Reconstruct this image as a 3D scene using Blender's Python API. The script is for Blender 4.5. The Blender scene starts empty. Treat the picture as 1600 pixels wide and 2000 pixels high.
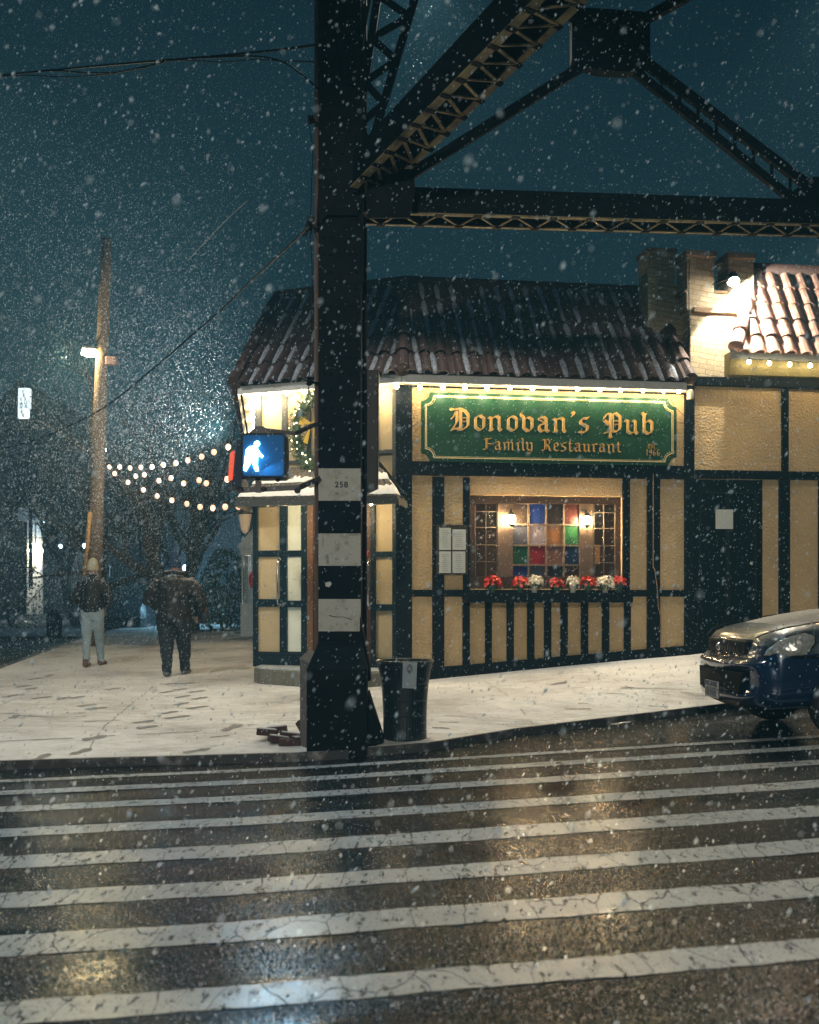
import bpy, bmesh, math, random
import numpy as np
from mathutils import Vector, Matrix

random.seed(7)
SC = bpy.context.scene
COL = SC.collection
F = 2000.0; CX = 800.0; HY = 1165.0; CH = 1.45      # focal length in px, vanishing point, eye height

# ------------------------------------------------------------------ camera
cam_d = bpy.data.cameras.new("camera")
cam = bpy.data.objects.new("camera", cam_d); COL.objects.link(cam)
cam.location = (0, 0, CH); cam.rotation_euler = (math.radians(90), 0, 0)
cam_d.sensor_fit = 'VERTICAL'; cam_d.sensor_height = 36; cam_d.lens = 36
cam_d.shift_y = (HY - 1000) / 2000.0
cam_d.clip_start = 0.05; cam_d.clip_end = 500
cam_d.dof.use_dof = True; cam_d.dof.focus_distance = 12.5; cam_d.dof.aperture_fstop = 2.2
SC.camera = cam

# ------------------------------------------------------------------ world: overcast snowy night over a city
w = bpy.data.worlds.new("World"); SC.world = w; w.use_nodes = True
nt = w.node_tree; nt.nodes.clear()
out = nt.nodes.new('ShaderNodeOutputWorld'); bg = nt.nodes.new('ShaderNodeBackground')
sky = nt.nodes.new('ShaderNodeTexSky'); sky.sky_type = 'NISHITA'; sky.sun_disc = False
sky.sun_elevation = math.radians(-4); sky.sun_rotation = math.radians(200)
tc = nt.nodes.new('ShaderNodeTexCoord'); sx = nt.nodes.new('ShaderNodeSeparateXYZ')
ramp = nt.nodes.new('ShaderNodeValToRGB')
ramp.color_ramp.elements[0].position = 0.0; ramp.color_ramp.elements[0].color = (.026, .055, .068, 1)
ramp.color_ramp.elements[1].position = 0.55; ramp.color_ramp.elements[1].color = (.0040, .021, .033, 1)
e = ramp.color_ramp.elements.new(0.25); e.color = (.011, .038, .052, 1)
mixn = nt.nodes.new('ShaderNodeMix'); mixn.data_type = 'RGBA'; mixn.blend_type = 'ADD'
mixn.inputs[0].default_value = 0.05
nt.links.new(tc.outputs['Generated'], sx.inputs[0]); nt.links.new(sx.outputs['Z'], ramp.inputs[0])
nt.links.new(ramp.outputs[0], mixn.inputs[6]); nt.links.new(sky.outputs[0], mixn.inputs[7])
nt.links.new(mixn.outputs[2], bg.inputs[0]); bg.inputs[1].default_value = 0.8
nt.links.new(bg.outputs[0], out.inputs[0])
SC.view_settings.view_transform = 'Standard'; SC.view_settings.look = 'None'
SC.view_settings.exposure = 0; SC.view_settings.gamma = 1
SC.cycles.max_bounces = 5; SC.cycles.diffuse_bounces = 3; SC.cycles.glossy_bounces = 3
SC.cycles.transmission_bounces = 4; SC.cycles.volume_bounces = 0; SC.cycles.transparent_max_bounces = 6
SC.cycles.sample_clamp_indirect = 12; SC.cycles.sample_clamp_direct = 0
SC.cycles.volume_step_rate = 2; SC.cycles.use_adaptive_sampling = True; SC.cycles.adaptive_threshold = 0.02
SC.cycles.caustics_reflective = False; SC.cycles.caustics_refractive = False

def lamp(name, kind, loc, power, color, radius=0.1, target=None, angle=None, blend=0.3):
    d = bpy.data.lights.new(name, kind); d.energy = power; d.color = color; d.shadow_soft_size = radius
    o = bpy.data.objects.new(name, d); COL.objects.link(o); o.location = loc
    if target is not None:
        o.rotation_euler = (Vector(target) - Vector(loc)).to_track_quat('-Z', 'Y').to_euler()
    if angle: d.spot_size = math.radians(angle); d.spot_blend = blend
    return o
# the street lamps that stand out of the picture: over the corner, and on the photographer's side of the road
lamp("street_lamp_light", 'SPOT', (.2, 11.9, 8.7), 660, (1.0, .92, .77), .25, (.3, 9.7, 0), 92, .3)
lamp("kerb_lamp_light", 'SPOT', (5.2, 12.0, 8.9), 500, (1.0, .92, .77), .25, (5.0, 9.9, 0), 94, .3)
lamp("corner_lamp_light", 'SPOT', (-6.2, 10.6, 7.9), 980, (1.0, .94, .82), .25, (-5.6, 11.4, 0), 124, .3)
lamp("avenue_lamp_light", 'SPOT', (-1.5, -9, 6.8), 5400, (1.0, .91, .74), .3, (.2, 9, -.9), 44, .24)
lamp("road_lamp_light", 'SPOT', (-3.0, -3.5, 8.0), 145, (.55, .82, 1.0), .3, (0, 7, 2.5), 150, .5)

# ------------------------------------------------------------------ helpers
def at(px, py, Y): return Vector(((px - CX) / F * Y, Y, CH + (HY - py) / F * Y))
def smooth(x): x = max(0., min(1., x)); return x * x * (3 - 2 * x)
def zroad(X, Y=0): return .045 * X if X > -1 else -.045 + .028 * (X + 1)
def kerbY(X):
    pts = [(-60, 8.6), (-8, 9.15), (-3, 9.3), (-.8, 9.28), (.15, 9.52), (1.05, 10.25), (3.7, 11.65), (8, 12.6), (60, 20)]
    for a, b in zip(pts, pts[1:]):
        if a[0] <= X <= b[0]: return a[1] + (b[1] - a[1]) * (X - a[0]) / (b[0] - a[0])
    return 10
def zwalk(X, Y):
    g = .045 * X if X > 0 else .02 * X
    base = .14 + .03 * (min(Y, 26) - 9) + g + .04 * max(0, X) * smooth((Y - kerbY(X)) / 3.5)
    k = max(zroad(X) + .13, base - .0)
    t = smooth((Y - kerbY(X)) / 1.2)
    return (zroad(X) + .075) * (1 - t) + max(k, zroad(X) + .14) * t

def tagp(o, label=None, cat=None, group=None, kind=None):
    if label: o['label'] = label
    if cat: o['category'] = cat
    if group: o['group'] = group
    if kind: o['kind'] = kind
    return o
def thing(name, label, cat, loc=(0, 0, 0), rz=0, group=None):
    o = bpy.data.objects.new(name, None); COL.objects.link(o); o.empty_display_size = .1
    o.location = loc; o.rotation_euler = (0, 0, rz)
    return tagp(o, label, cat, group)

class MB:
    def __init__(s): s.v = []; s.f = []; s.m = []; s.cur = 0
    def add(s, vs, fs):
        b = len(s.v); s.v += [tuple(x) for x in vs]; s.f += [tuple(b + i for i in f) for f in fs]; s.m += [s.cur] * len(fs)
    def hexa(s, p):  # 8 pts: bottom ring 0-3, top ring 4-7
        s.add(p, [(3, 2, 1, 0), (4, 5, 6, 7), (0, 1, 5, 4), (1, 2, 6, 5), (2, 3, 7, 6), (3, 0, 4, 7)])
    def box(s, x0, x1, y0, y1, z0, z1, M=None):
        p = [Vector(q) for q in ((x0, y0, z0), (x1, y0, z0), (x1, y1, z0), (x0, y1, z0), (x0, y0, z1), (x1, y0, z1), (x1, y1, z1), (x0, y1, z1))]
        if M is not None: p = [M @ q for q in p]
        s.hexa(p)
    def beam(s, a, b, w, h, up=Vector((0, 0, 1))):
        a = Vector(a); b = Vector(b); d = (b - a).normalized(); r = d.cross(up)
        if r.length < 1e-4: r = Vector((1, 0, 0))
        r.normalize(); u = r.cross(d); r = r * w / 2; u = u * h / 2
        s.hexa([a - r - u, a + r - u, b + r - u, b - r - u, a - r + u, a + r + u, b + r + u, b - r + u])
    def ring_loft(s, rings, cap=True, closed=True):
        n = len(rings[0]); b = len(s.v)
        for r in rings: s.v += [tuple(q) for q in r]
        for i in range(len(rings) - 1):
            for j in range(n if closed else n - 1):
                k = (j + 1) % n
                s.f.append((b + i * n + j, b + i * n + k, b + (i + 1) * n + k, b + (i + 1) * n + j)); s.m.append(s.cur)
        if cap:
            s.f.append(tuple(b + j for j in reversed(range(n)))); s.m.append(s.cur)
            s.f.append(tuple(b + (len(rings) - 1) * n + j for j in range(n))); s.m.append(s.cur)
    def tube(s, pts, r, n=6, cap=True):
        pts = [Vector(p) for p in pts]; R = r if isinstance(r, (list, tuple)) else [r] * len(pts)
        rings = []; prev = None
        for i, p in enumerate(pts):
            d = (pts[min(i + 1, len(pts) - 1)] - pts[max(i - 1, 0)]).normalized()
            if prev is None:
                a = d.cross(Vector((0, 0, 1)));
                if a.length < .05: a = d.cross(Vector((1, 0, 0)))
            else: a = prev - d * prev.dot(d)
            a.normalize(); b = d.cross(a); prev = a
            rings.append([p + (a * math.cos(2 * math.pi * j / n) + b * math.sin(2 * math.pi * j / n)) * R[i] for j in range(n)])
        s.ring_loft(rings, cap)
    def lathe(s, c, prof, n=16, M=None):
        rings = []
        for r, z in prof:
            ring = [Vector((r * math.cos(2 * math.pi * j / n), r * math.sin(2 * math.pi * j / n), z)) for j in range(n)]
            if M is not None: ring = [M @ q for q in ring]
            rings.append([Vector(c) + q for q in ring])
        s.ring_loft(rings)
    def ball(s, c, r, n=8, sc=(1, 1, 1)):
        prof = [(max(1e-4, math.sin(math.pi * i / (n // 2 + 1))) * r, -math.cos(math.pi * i / (n // 2 + 1)) * r) for i in range(n // 2 + 2)]
        rings = [[Vector(c) + Vector((a * math.cos(2 * math.pi * j / n) * sc[0], a * math.sin(2 * math.pi * j / n) * sc[1], z * sc[2])) for j in range(n)] for a, z in prof]
        s.ring_loft(rings)
    def prism(s, poly, thick):  # poly: list of Vectors, thick: offset Vector
        n = len(poly); p = [Vector(q) for q in poly]; q = [a + thick for a in p]
        s.add(p + q, [tuple(range(n)), tuple(reversed(range(n, 2 * n)))] + [(i, i + n, (i + 1) % n + n, (i + 1) % n) for i in range(n)])
    def build(s, name, mat, parent=None, smooth=False, bevel=0, fix=True):
        me = bpy.data.meshes.new(name); me.from_pydata(s.v, [], s.f)
        mats = mat if isinstance(mat, (list, tuple)) else [mat]
        for m in mats: me.materials.append(m)
        if len(mats) > 1: me.polygons.foreach_set('material_index', s.m)
        if fix:
            bm = bmesh.new(); bm.from_mesh(me); bmesh.ops.recalc_face_normals(bm, faces=bm.faces); bm.to_mesh(me); bm.free()
        if smooth: me.polygons.foreach_set('use_smooth', [True] * len(me.polygons))
        me.update()
        o = bpy.data.objects.new(name, me); COL.objects.link(o)
        if parent: o.parent = parent; o.matrix_parent_inverse = Matrix.Translation(-parent.location) if parent.rotation_euler[2] == 0 and parent.parent is None else o.matrix_parent_inverse
        if bevel:
            b = o.modifiers.new('bevel', 'BEVEL'); b.width = bevel; b.segments = 2; b.limit_method = 'ANGLE'
        return o

# ------------------------------------------------------------------ materials
def mat(name, col, rough=.6, metal=0, spec=.5, bump=None, noise=None, emit=None, coat=0):
    """bump = (scale, strength, distance[, detail]); noise = (scale, amount, other colour)"""
    m = bpy.data.materials.new(name); m.use_nodes = True; t = m.node_tree; b = t.nodes['Principled BSDF']
    b.inputs['Base Color'].default_value = (*col, 1); b.inputs['Roughness'].default_value = rough
    b.inputs['Metallic'].default_value = metal; b.inputs['Specular IOR Level'].default_value = spec
    b.inputs['Coat Weight'].default_value = coat
    tcn = t.nodes.new('ShaderNodeTexCoord')
    if noise:
        n = t.nodes.new('ShaderNodeTexNoise'); n.inputs['Scale'].default_value = noise[0]; n.inputs['Detail'].default_value = 6
        n.inputs['Roughness'].default_value = .65
        r = t.nodes.new('ShaderNodeValToRGB'); lo, hi = (noise[3] if len(noise) > 3 else (.38, .66))
        r.color_ramp.elements[0].position = lo; r.color_ramp.elements[1].position = hi
        r.color_ramp.elements[0].color = (*col, 1); a = noise[1]
        r.color_ramp.elements[1].color = (*[c * (1 - a) + o * a for c, o in zip(col, noise[2])], 1)
        t.links.new(tcn.outputs['Object'], n.inputs['Vector']); t.links.new(n.outputs['Fac'], r.inputs[0]); t.links.new(r.outputs[0], b.inputs['Base Color'])
    if bump:
        n = t.nodes.new('ShaderNodeTexNoise'); n.inputs['Scale'].default_value = bump[0]; n.inputs['Detail'].default_value = bump[3] if len(bump) > 3 else 4
        bn = t.nodes.new('ShaderNodeBump'); bn.inputs['Strength'].default_value = bump[1]; bn.inputs['Distance'].default_value = bump[2]
        t.links.new(tcn.outputs['Object'], n.inputs['Vector']); t.links.new(n.outputs['Fac'], bn.inputs['Height']); t.links.new(bn.outputs[0], b.inputs['Normal'])
    if emit:
        b.inputs['Emission Color'].default_value = (*emit[0], 1); b.inputs['Emission Strength'].default_value = emit[1]
        m.cycles.emission_sampling = 'AUTO' if len(emit) > 2 else 'NONE'
    return m
def nodes(m): return m.node_tree, m.node_tree.nodes['Principled BSDF']

PLASTER = mat('stucco', (.54, .385, .20), .85, bump=(34, .9, .04, 6), noise=(2.2, .55, (.34, .25, .145), (.42, .68)))
PLASTER_SMOOTH = mat('painted_panel', (.56, .45, .27), .6, bump=(60, .25, .01), noise=(5, .25, (.45, .36, .22)))
PANEL_PALE = mat('pale_panel', (.80, .86, .78), .5, bump=(60, .2, .01), noise=(6, .25, (.5, .53, .44)))
TIMBER = mat('timber_paint', (.0014, .0048, .009), .5, spec=.12, bump=(30, .5, .006), noise=(14, .8, (.009, .012, .014), (.5, .74)))
TRIM = mat('white_fascia', (.55, .56, .55), .5, bump=(20, .2, .005), noise=(3, .35, (.35, .34, .32)))
BROWNWOOD = mat('brown_wood', (.10, .045, .022), .4, bump=(40, .3, .004), noise=(11, .6, (.05, .022, .012)))
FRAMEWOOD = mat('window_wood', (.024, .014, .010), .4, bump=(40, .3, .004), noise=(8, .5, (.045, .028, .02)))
TILE = mat('clay_tile', (.058, .030, .027), .7, bump=(35, .5, .006), noise=(5, .8, (.045, .028, .026)))
TILE_RED = mat('red_clay_tile', (.40, .20, .15), .7, bump=(35, .4, .006), noise=(9, .7, (.62, .50, .46)))
SNOWR = mat('roof_snow', (.42, .47, .56), .85, bump=(60, .9, .02), noise=(26, .8, (.12, .12, .15)))
SNOW = mat('snow', (.80, .80, .79), .75, bump=(50, .5, .01))
SHINGLE = mat('wood_shingle', (.10, .085, .07), .75, bump=(30, .5, .008), noise=(14, .6, (.05, .04, .035)))
STEEL = mat('bridge_steel', (.0012, .0048, .0085), .6, 0, spec=.06, bump=(70, .5, .006), noise=(6, .6, (.009, .011, .012)))
STEEL_LT = mat('lit_tone_steel', (.30, .24, .115), .6, .1, bump=(60, .5, .004), noise=(5, .9, (.03, .026, .018)))  # gold light on the lacing is put into this colour, in patches
WHITEPAINT = mat('band_paint', (.44, .44, .40), .6, spec=.2, bump=(60, .5, .004), noise=(11, .85, (.20, .165, .12), (.52, .78)))
BLACK = mat('black_paint', (.004, .006, .008), .5, spec=.25, bump=(60, .2, .003))
RUBBER = mat('rubber', (.012, .012, .013), .7)
METAL = mat('steel_handle', (.55, .57, .58), .25, 1)
CONCRETE = mat('concrete', (.20, .19, .165), .8, bump=(40, .6, .01), noise=(6, .6, (.09, .10, .06)))
OLDWOOD = mat('weathered_wood', (.13, .125, .12), .8, bump=(25, .8, .01), noise=(20, .7, (.05, .048, .045)))
POLEWOOD = mat('pole_wood', (.12, .080, .045), .85, bump=(25, .8, .01), noise=(12, .5, (.10, .065, .04)))
BARK = mat('bark', (.030, .024, .020), .9, bump=(18, .8, .02), noise=(10, .5, (.055, .045, .038)))
GOLD = mat('gold_leaf', (.62, .36, .10), .42, .35, bump=(120, .2, .002), noise=(30, .4, (.75, .52, .22)))
GOLDLT = mat('gold_edge', (.85, .68, .36), .4, .2)
GREEN = mat('sign_green', (.004, .046, .022), .5, spec=.3, bump=(60, .15, .003), noise=(4, .4, (.003, .032, .018)))
LEAFG = mat('pine_needles', (.030, .060, .022), .7, noise=(30, .6, (.05, .09, .03)))
LEAFD = mat('dark_leaf', (.015, .045, .020), .6)
RED = mat('red_petals', (.62, .035, .012), .5, noise=(30, .5, (.40, .02, .01)))
WHITEP = mat('cream_petals', (.66, .62, .50), .5, noise=(30, .4, (.5, .47, .36)))
WRAP = mat('pale_wrap', (.45, .45, .38), .5, noise=(20, .5, (.3, .3, .25)))
PAPER = mat('paper', (.50, .53, .50), .6, noise=(14, .3, (.38, .41, .40)))
INK = mat('ink', (.03, .03, .035), .6)
YELLOW = mat('yellow_bow', (.75, .48, .04), .5)
BRICKRED = mat('loose_brick', (.05, .022, .022), .8, bump=(40, .6, .006), noise=(12, .6, (.06, .03, .03)))
def emat(name, col, s): return mat(name, (.8, .8, .8), .5, emit=(col, s))
E_BULB = emat('bulb_glow', (1.0, .80, .46), 34)
E_FEST = emat('festoon_glow', (1.0, .50, .27), 1.45)
E_MINI = emat('mini_light_glow', (1.0, .86, .55), 9)
E_WALK = mat('signal_white', (.6, .6, .6), .5, emit=((.40, .80, 1.0), 30, 1))
E_HAND = mat('signal_red', (.25, .02, .01), .4, emit=((1.0, .10, .03), .8))
E_SIGN = emat('lit_sign_face', (.80, .95, 1.0), 1.6)
E_LANT = emat("lantern_glow", (1.0, .72, .38), 420)
E_SPOT = emat('floodlight_glow', (1.0, .93, .78), 260)
E_COOL = emat('cool_lamp_glow', (.45, .80, 1.0), 14)
E_WARM = emat('warm_lamp_glow', (1.0, .82, .42), 160)
E_TAIL = emat('tail_glow', (1.0, .12, .05), 2.5)

# painted brick of the parapet
PBRICK = mat('painted_brick', (.48, .40, .26), .7)
t, b = nodes(PBRICK)
bk = t.nodes.new('ShaderNodeTexBrick'); bk.inputs['Scale'].default_value = 1; bk.inputs['Brick Width'].default_value = .21; bk.inputs['Row Height'].default_value = .072
bk.inputs['Mortar Size'].default_value = .006; bk.inputs['Mortar Smooth'].default_value = .4
bk.inputs['Color1'].default_value = (.46, .38, .245, 1); bk.inputs['Color2'].default_value = (.40, .32, .20, 1); bk.inputs['Mortar'].default_value = (.24, .19, .12, 1)
tcn = t.nodes.new('ShaderNodeTexCoord'); mp = t.nodes.new('ShaderNodeMapping'); mp.inputs['Rotation'].default_value = (math.radians(90), 0, math.radians(-7.7))
nz = t.nodes.new('ShaderNodeTexNoise'); nz.inputs['Scale'].default_value = 9; nz.inputs['Detail'].default_value = 5
mxv = t.nodes.new('ShaderNodeMix'); mxv.data_type = 'RGBA'; mxv.inputs[0].default_value = .03
t.links.new(tcn.outputs['Object'], mp.inputs[0]); t.links.new(mp.outputs[0], mxv.inputs[6]); t.links.new(nz.outputs['Color'], mxv.inputs[7]); t.links.new(tcn.outputs['Object'], nz.inputs['Vector'])
t.links.new(mxv.outputs[2], bk.inputs['Vector']); t.links.new(bk.outputs['Color'], b.inputs['Base Color'])
bn = t.nodes.new('ShaderNodeBump'); bn.inputs['Strength'].default_value = .7; bn.inputs['Distance'].default_value = .012; bn.invert = True
t.links.new(bk.outputs['Fac'], bn.inputs['Height']); t.links.new(bn.outputs[0], b.inputs['Normal'])

# wet asphalt
ASPH = mat('wet_asphalt', (.022, .024, .026), .35, spec=.12)
t, b = nodes(ASPH)
tcn = t.nodes.new('ShaderNodeTexCoord')
v = t.nodes.new('ShaderNodeTexVoronoi'); v.inputs['Scale'].default_value = 40
n1 = t.nodes.new('ShaderNodeTexNoise'); n1.inputs['Scale'].default_value = 160; n1.inputs['Detail'].default_value = 3
ad = t.nodes.new('ShaderNodeMath'); ad.operation = 'ADD'
bn = t.nodes.new('ShaderNodeBump'); bn.inputs['Strength'].default_value = .4; bn.inputs['Distance'].default_value = .004
mp = t.nodes.new('ShaderNodeMapping'); mp.inputs['Scale'].default_value = (.35, 1.6, 1)
n2 = t.nodes.new('ShaderNodeTexNoise'); n2.inputs['Scale'].default_value = 1.6; n2.inputs['Detail'].default_value = 5
r2 = t.nodes.new('ShaderNodeMapRange'); r2.inputs[1].default_value = .35; r2.inputs[2].default_value = .68; r2.inputs[3].default_value = .07; r2.inputs[4].default_value = .22
r3 = t.nodes.new('ShaderNodeMapRange'); r3.inputs[1].default_value = .38; r3.inputs[2].default_value = .62; r3.inputs[3].default_value = .10; r3.inputs[4].default_value = .42
t.links.new(tcn.outputs['Object'], v.inputs[0]); t.links.new(tcn.outputs['Object'], n1.inputs[0]); t.links.new(tcn.outputs['Object'], mp.inputs[0]); t.links.new(mp.outputs[0], n2.inputs[0])
t.links.new(v.outputs['Distance'], ad.inputs[0]); t.links.new(n1.outputs['Fac'], ad.inputs[1]); t.links.new(ad.outputs[0], bn.inputs['Height'])
t.links.new(n2.outputs['Fac'], r2.inputs[0]); t.links.new(r2.outputs[0], b.inputs['Roughness']); t.links.new(n2.outputs['Fac'], r3.inputs[0]); t.links.new(r3.outputs[0], bn.inputs['Strength'])
t.links.new(bn.outputs[0], b.inputs['Normal'])
n3 = t.nodes.new('ShaderNodeTexNoise'); n3.inputs['Scale'].default_value = 95; n3.inputs['Detail'].default_value = 4
cr = t.nodes.new('ShaderNodeValToRGB'); cr.color_ramp.elements[0].position = .35; cr.color_ramp.elements[0].color = (.0008, .002, .0032, 1); cr.color_ramp.elements[1].position = .75; cr.color_ramp.elements[1].color = (.010, .014, .017, 1)
t.links.new(tcn.outputs['Object'], n3.inputs[0]); t.links.new(n3.outputs['Fac'], cr.inputs[0]); t.links.new(cr.outputs[0], b.inputs['Base Color'])

# crosswalk paint, cracked and worn
STRIPE = mat('crosswalk_paint', (.5, .5, .46), .4)
t, b = nodes(STRIPE)
tcn = t.nodes.new('ShaderNodeTexCoord'); mp = t.nodes.new('ShaderNodeMapping'); mp.inputs['Scale'].default_value = (1.1, .38, 1)
wn = t.nodes.new('ShaderNodeTexNoise'); wn.inputs['Scale'].default_value = 5; wn.inputs['Detail'].default_value = 4
mxv = t.nodes.new('ShaderNodeMix'); mxv.data_type = 'RGBA'; mxv.inputs[0].default_value = .12
v = t.nodes.new('ShaderNodeTexVoronoi'); v.feature = 'DISTANCE_TO_EDGE'; v.inputs['Scale'].default_value = 3.6
t.links.new(tcn.outputs['Object'], mp.inputs[0]); t.links.new(mp.outputs[0], mxv.inputs[6]); t.links.new(mp.outputs[0], wn.inputs[0]); t.links.new(wn.outputs['Color'], mxv.inputs[7]); t.links.new(mxv.outputs[2], v.inputs['Vector'])
cr = t.nodes.new('ShaderNodeValToRGB'); cr.color_ramp.elements[0].position = .002; cr.color_ramp.elements[0].color = (0, 0, 0, 1); cr.color_ramp.elements[1].position = .009; cr.color_ramp.elements[1].color = (1, 1, 1, 1)
n2 = t.nodes.new('ShaderNodeTexNoise'); n2.inputs["Scale"].default_value = 22; n2.inputs["Detail"].default_value = 12; n2.inputs['Roughness'].default_value = .75
cr2 = t.nodes.new('ShaderNodeValToRGB'); cr2.color_ramp.elements[0].position = .405; cr2.color_ramp.elements[0].color = (0, 0, 0, 1); cr2.color_ramp.elements[1].position = .445; cr2.color_ramp.elements[1].color = (1, 1, 1, 1)
ml = t.nodes.new('ShaderNodeMath'); ml.operation = 'MULTIPLY'
mc = t.nodes.new('ShaderNodeMix'); mc.data_type = 'RGBA'; mc.inputs[6].default_value = (.045, .052, .056, 1); mc.inputs[7].default_value = (.40, .45, .46, 1)
t.links.new(v.outputs['Distance'], cr.inputs[0]); t.links.new(mp.outputs[0], n2.inputs[0]); t.links.new(n2.outputs['Fac'], cr2.inputs[0])
t.links.new(cr.outputs[0], ml.inputs[0]); t.links.new(cr2.outputs[0], ml.inputs[1]); t.links.new(ml.outputs[0], mc.inputs[0]); t.links.new(mc.outputs[2], b.inputs['Base Color'])
bn = t.nodes.new('ShaderNodeBump'); bn.inputs['Strength'].default_value = .5; bn.inputs['Distance'].default_value = .006
n4 = t.nodes.new('ShaderNodeTexNoise'); n4.inputs['Scale'].default_value = 60; n4.inputs['Detail'].default_value = 3
a2 = t.nodes.new('ShaderNodeMath'); a2.operation = 'ADD'; t.links.new(tcn.outputs['Object'], n4.inputs[0])
t.links.new(n4.outputs['Fac'], a2.inputs[0]); t.links.new(ml.outputs[0], a2.inputs[1]); t.links.new(a2.outputs[0], bn.inputs['Height']); t.links.new(bn.outputs[0], b.inputs['Normal'])
b.inputs['Roughness'].default_value = .15; b.inputs['Specular IOR Level'].default_value = .6

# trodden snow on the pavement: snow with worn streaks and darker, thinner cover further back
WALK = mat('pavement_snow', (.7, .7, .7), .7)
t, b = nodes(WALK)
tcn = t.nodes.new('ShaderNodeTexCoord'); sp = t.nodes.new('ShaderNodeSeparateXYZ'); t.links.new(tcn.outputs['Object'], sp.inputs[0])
n1 = t.nodes.new('ShaderNodeTexNoise'); n1.inputs['Scale'].default_value = .55; n1.inputs['Detail'].default_value = 7; n1.inputs['Roughness'].default_value = .7
mp = t.nodes.new('ShaderNodeMapping'); mp.inputs['Scale'].default_value = (.8, 2.6, 1)
n2 = t.nodes.new('ShaderNodeTexNoise'); n2.inputs['Scale'].default_value = 3.5; n2.inputs['Detail'].default_value = 6; n2.inputs['Roughness'].default_value = .7
t.links.new(tcn.outputs['Object'], n1.inputs[0]); t.links.new(tcn.outputs['Object'], mp.inputs[0]); t.links.new(mp.outputs[0], n2.inputs[0])
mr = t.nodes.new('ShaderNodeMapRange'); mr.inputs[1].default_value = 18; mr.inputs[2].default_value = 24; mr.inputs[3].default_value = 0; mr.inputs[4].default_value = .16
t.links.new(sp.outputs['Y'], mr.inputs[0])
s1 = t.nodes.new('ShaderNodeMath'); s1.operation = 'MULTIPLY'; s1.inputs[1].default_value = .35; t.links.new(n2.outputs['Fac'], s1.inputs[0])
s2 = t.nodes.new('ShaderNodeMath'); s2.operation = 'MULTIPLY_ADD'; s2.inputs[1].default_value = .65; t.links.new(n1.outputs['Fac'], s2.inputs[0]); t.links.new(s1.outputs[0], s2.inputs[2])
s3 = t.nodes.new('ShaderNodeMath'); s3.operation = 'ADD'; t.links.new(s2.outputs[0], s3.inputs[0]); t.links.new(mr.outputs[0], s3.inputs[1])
cr = t.nodes.new('ShaderNodeValToRGB')
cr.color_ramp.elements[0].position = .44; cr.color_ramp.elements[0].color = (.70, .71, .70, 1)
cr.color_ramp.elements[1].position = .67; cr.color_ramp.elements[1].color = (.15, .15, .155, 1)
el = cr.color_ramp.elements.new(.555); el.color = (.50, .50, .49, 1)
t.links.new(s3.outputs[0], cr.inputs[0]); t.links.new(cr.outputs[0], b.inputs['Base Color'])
bn = t.nodes.new('ShaderNodeBump'); bn.inputs['Strength'].default_value = .6; bn.inputs['Distance'].default_value = .025
n3 = t.nodes.new('ShaderNodeTexNoise'); n3.inputs['Scale'].default_value = 9; n3.inputs['Detail'].default_value = 8; t.links.new(mp.outputs[0], n3.inputs[0])
t.links.new(n3.outputs['Fac'], bn.inputs['Height']); t.links.new(bn.outputs[0], b.inputs['Normal'])
PRINT = mat('pressed_snow', (.17, .17, .17), .6, bump=(40, .6, .01), noise=(22, .6, (.36, .36, .35)))
KERB = mat('kerb_stone', (.035, .037, .04), .6, bump=(50, .5, .006), noise=(5, .7, (.35, .35, .35), (.5, .7)))
GROUND = mat('verge', (.022, .030, .016), .9, bump=(12, .8, .04), noise=(1.3, .9, (.20, .22, .22), (.52, .74)))
FARSNOW = mat('far_snow', (.40, .43, .47), .9, noise=(1.5, .7, (.12, .14, .15)))

# ------------------------------------------------------------------ ground
def sheet(name, xs, ys_of, zf, m, kind='structure'):
    mb = MB(); nx = len(xs); rows = [[(x, y, zf(x, y)) for y in ys_of(x)] for x in xs]; ny = len(rows[0])
    vs = [p for r in rows for p in r]
    mb.add(vs, [(i * ny + j, (i + 1) * ny + j, (i + 1) * ny + j + 1, i * ny + j + 1) for i in range(nx - 1) for j in range(ny - 1)])
    return tagp(mb.build(name, m, smooth=True), kind=kind)
sheet('ground', [-150, -60, -30, -15, -8, -4, 0, 4, 8, 15, 30, 60, 150], lambda x: [-60, 0, 8, 14, 18, 24, 30, 45, 70, 120, 250],
      lambda x, y: -1.2 + (0 if y < 14 else smooth((y - 14) / 3) * 1.25) if x < -1.5 else -1.5, GROUND)
xs = [-40 + i * .5 for i in range(int(80 / .5) + 1)]
sheet('road', xs, lambda x: [-8, 0, 2, 4, 6, 8, 10, 12, 14, 17.2 if x < -1 else 30], lambda x, y: zroad(x) - (0.0 if y < 14 or x > -1 else smooth((y - 14) / 3.2) * .0), ASPH)
def edgeX(Y): return -7 - .135 * (Y - 17.5)
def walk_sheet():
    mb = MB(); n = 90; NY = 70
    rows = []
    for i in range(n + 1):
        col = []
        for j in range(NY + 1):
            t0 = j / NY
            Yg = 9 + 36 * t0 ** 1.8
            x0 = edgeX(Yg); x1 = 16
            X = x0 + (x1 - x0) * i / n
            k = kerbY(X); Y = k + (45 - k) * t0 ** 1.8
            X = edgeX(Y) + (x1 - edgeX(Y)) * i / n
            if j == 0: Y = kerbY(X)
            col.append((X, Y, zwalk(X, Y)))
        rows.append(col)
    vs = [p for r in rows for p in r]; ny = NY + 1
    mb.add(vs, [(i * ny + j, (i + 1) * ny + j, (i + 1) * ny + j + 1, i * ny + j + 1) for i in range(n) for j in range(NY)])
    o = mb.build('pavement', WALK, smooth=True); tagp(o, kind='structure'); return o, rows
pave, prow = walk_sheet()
kb = MB()
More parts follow.
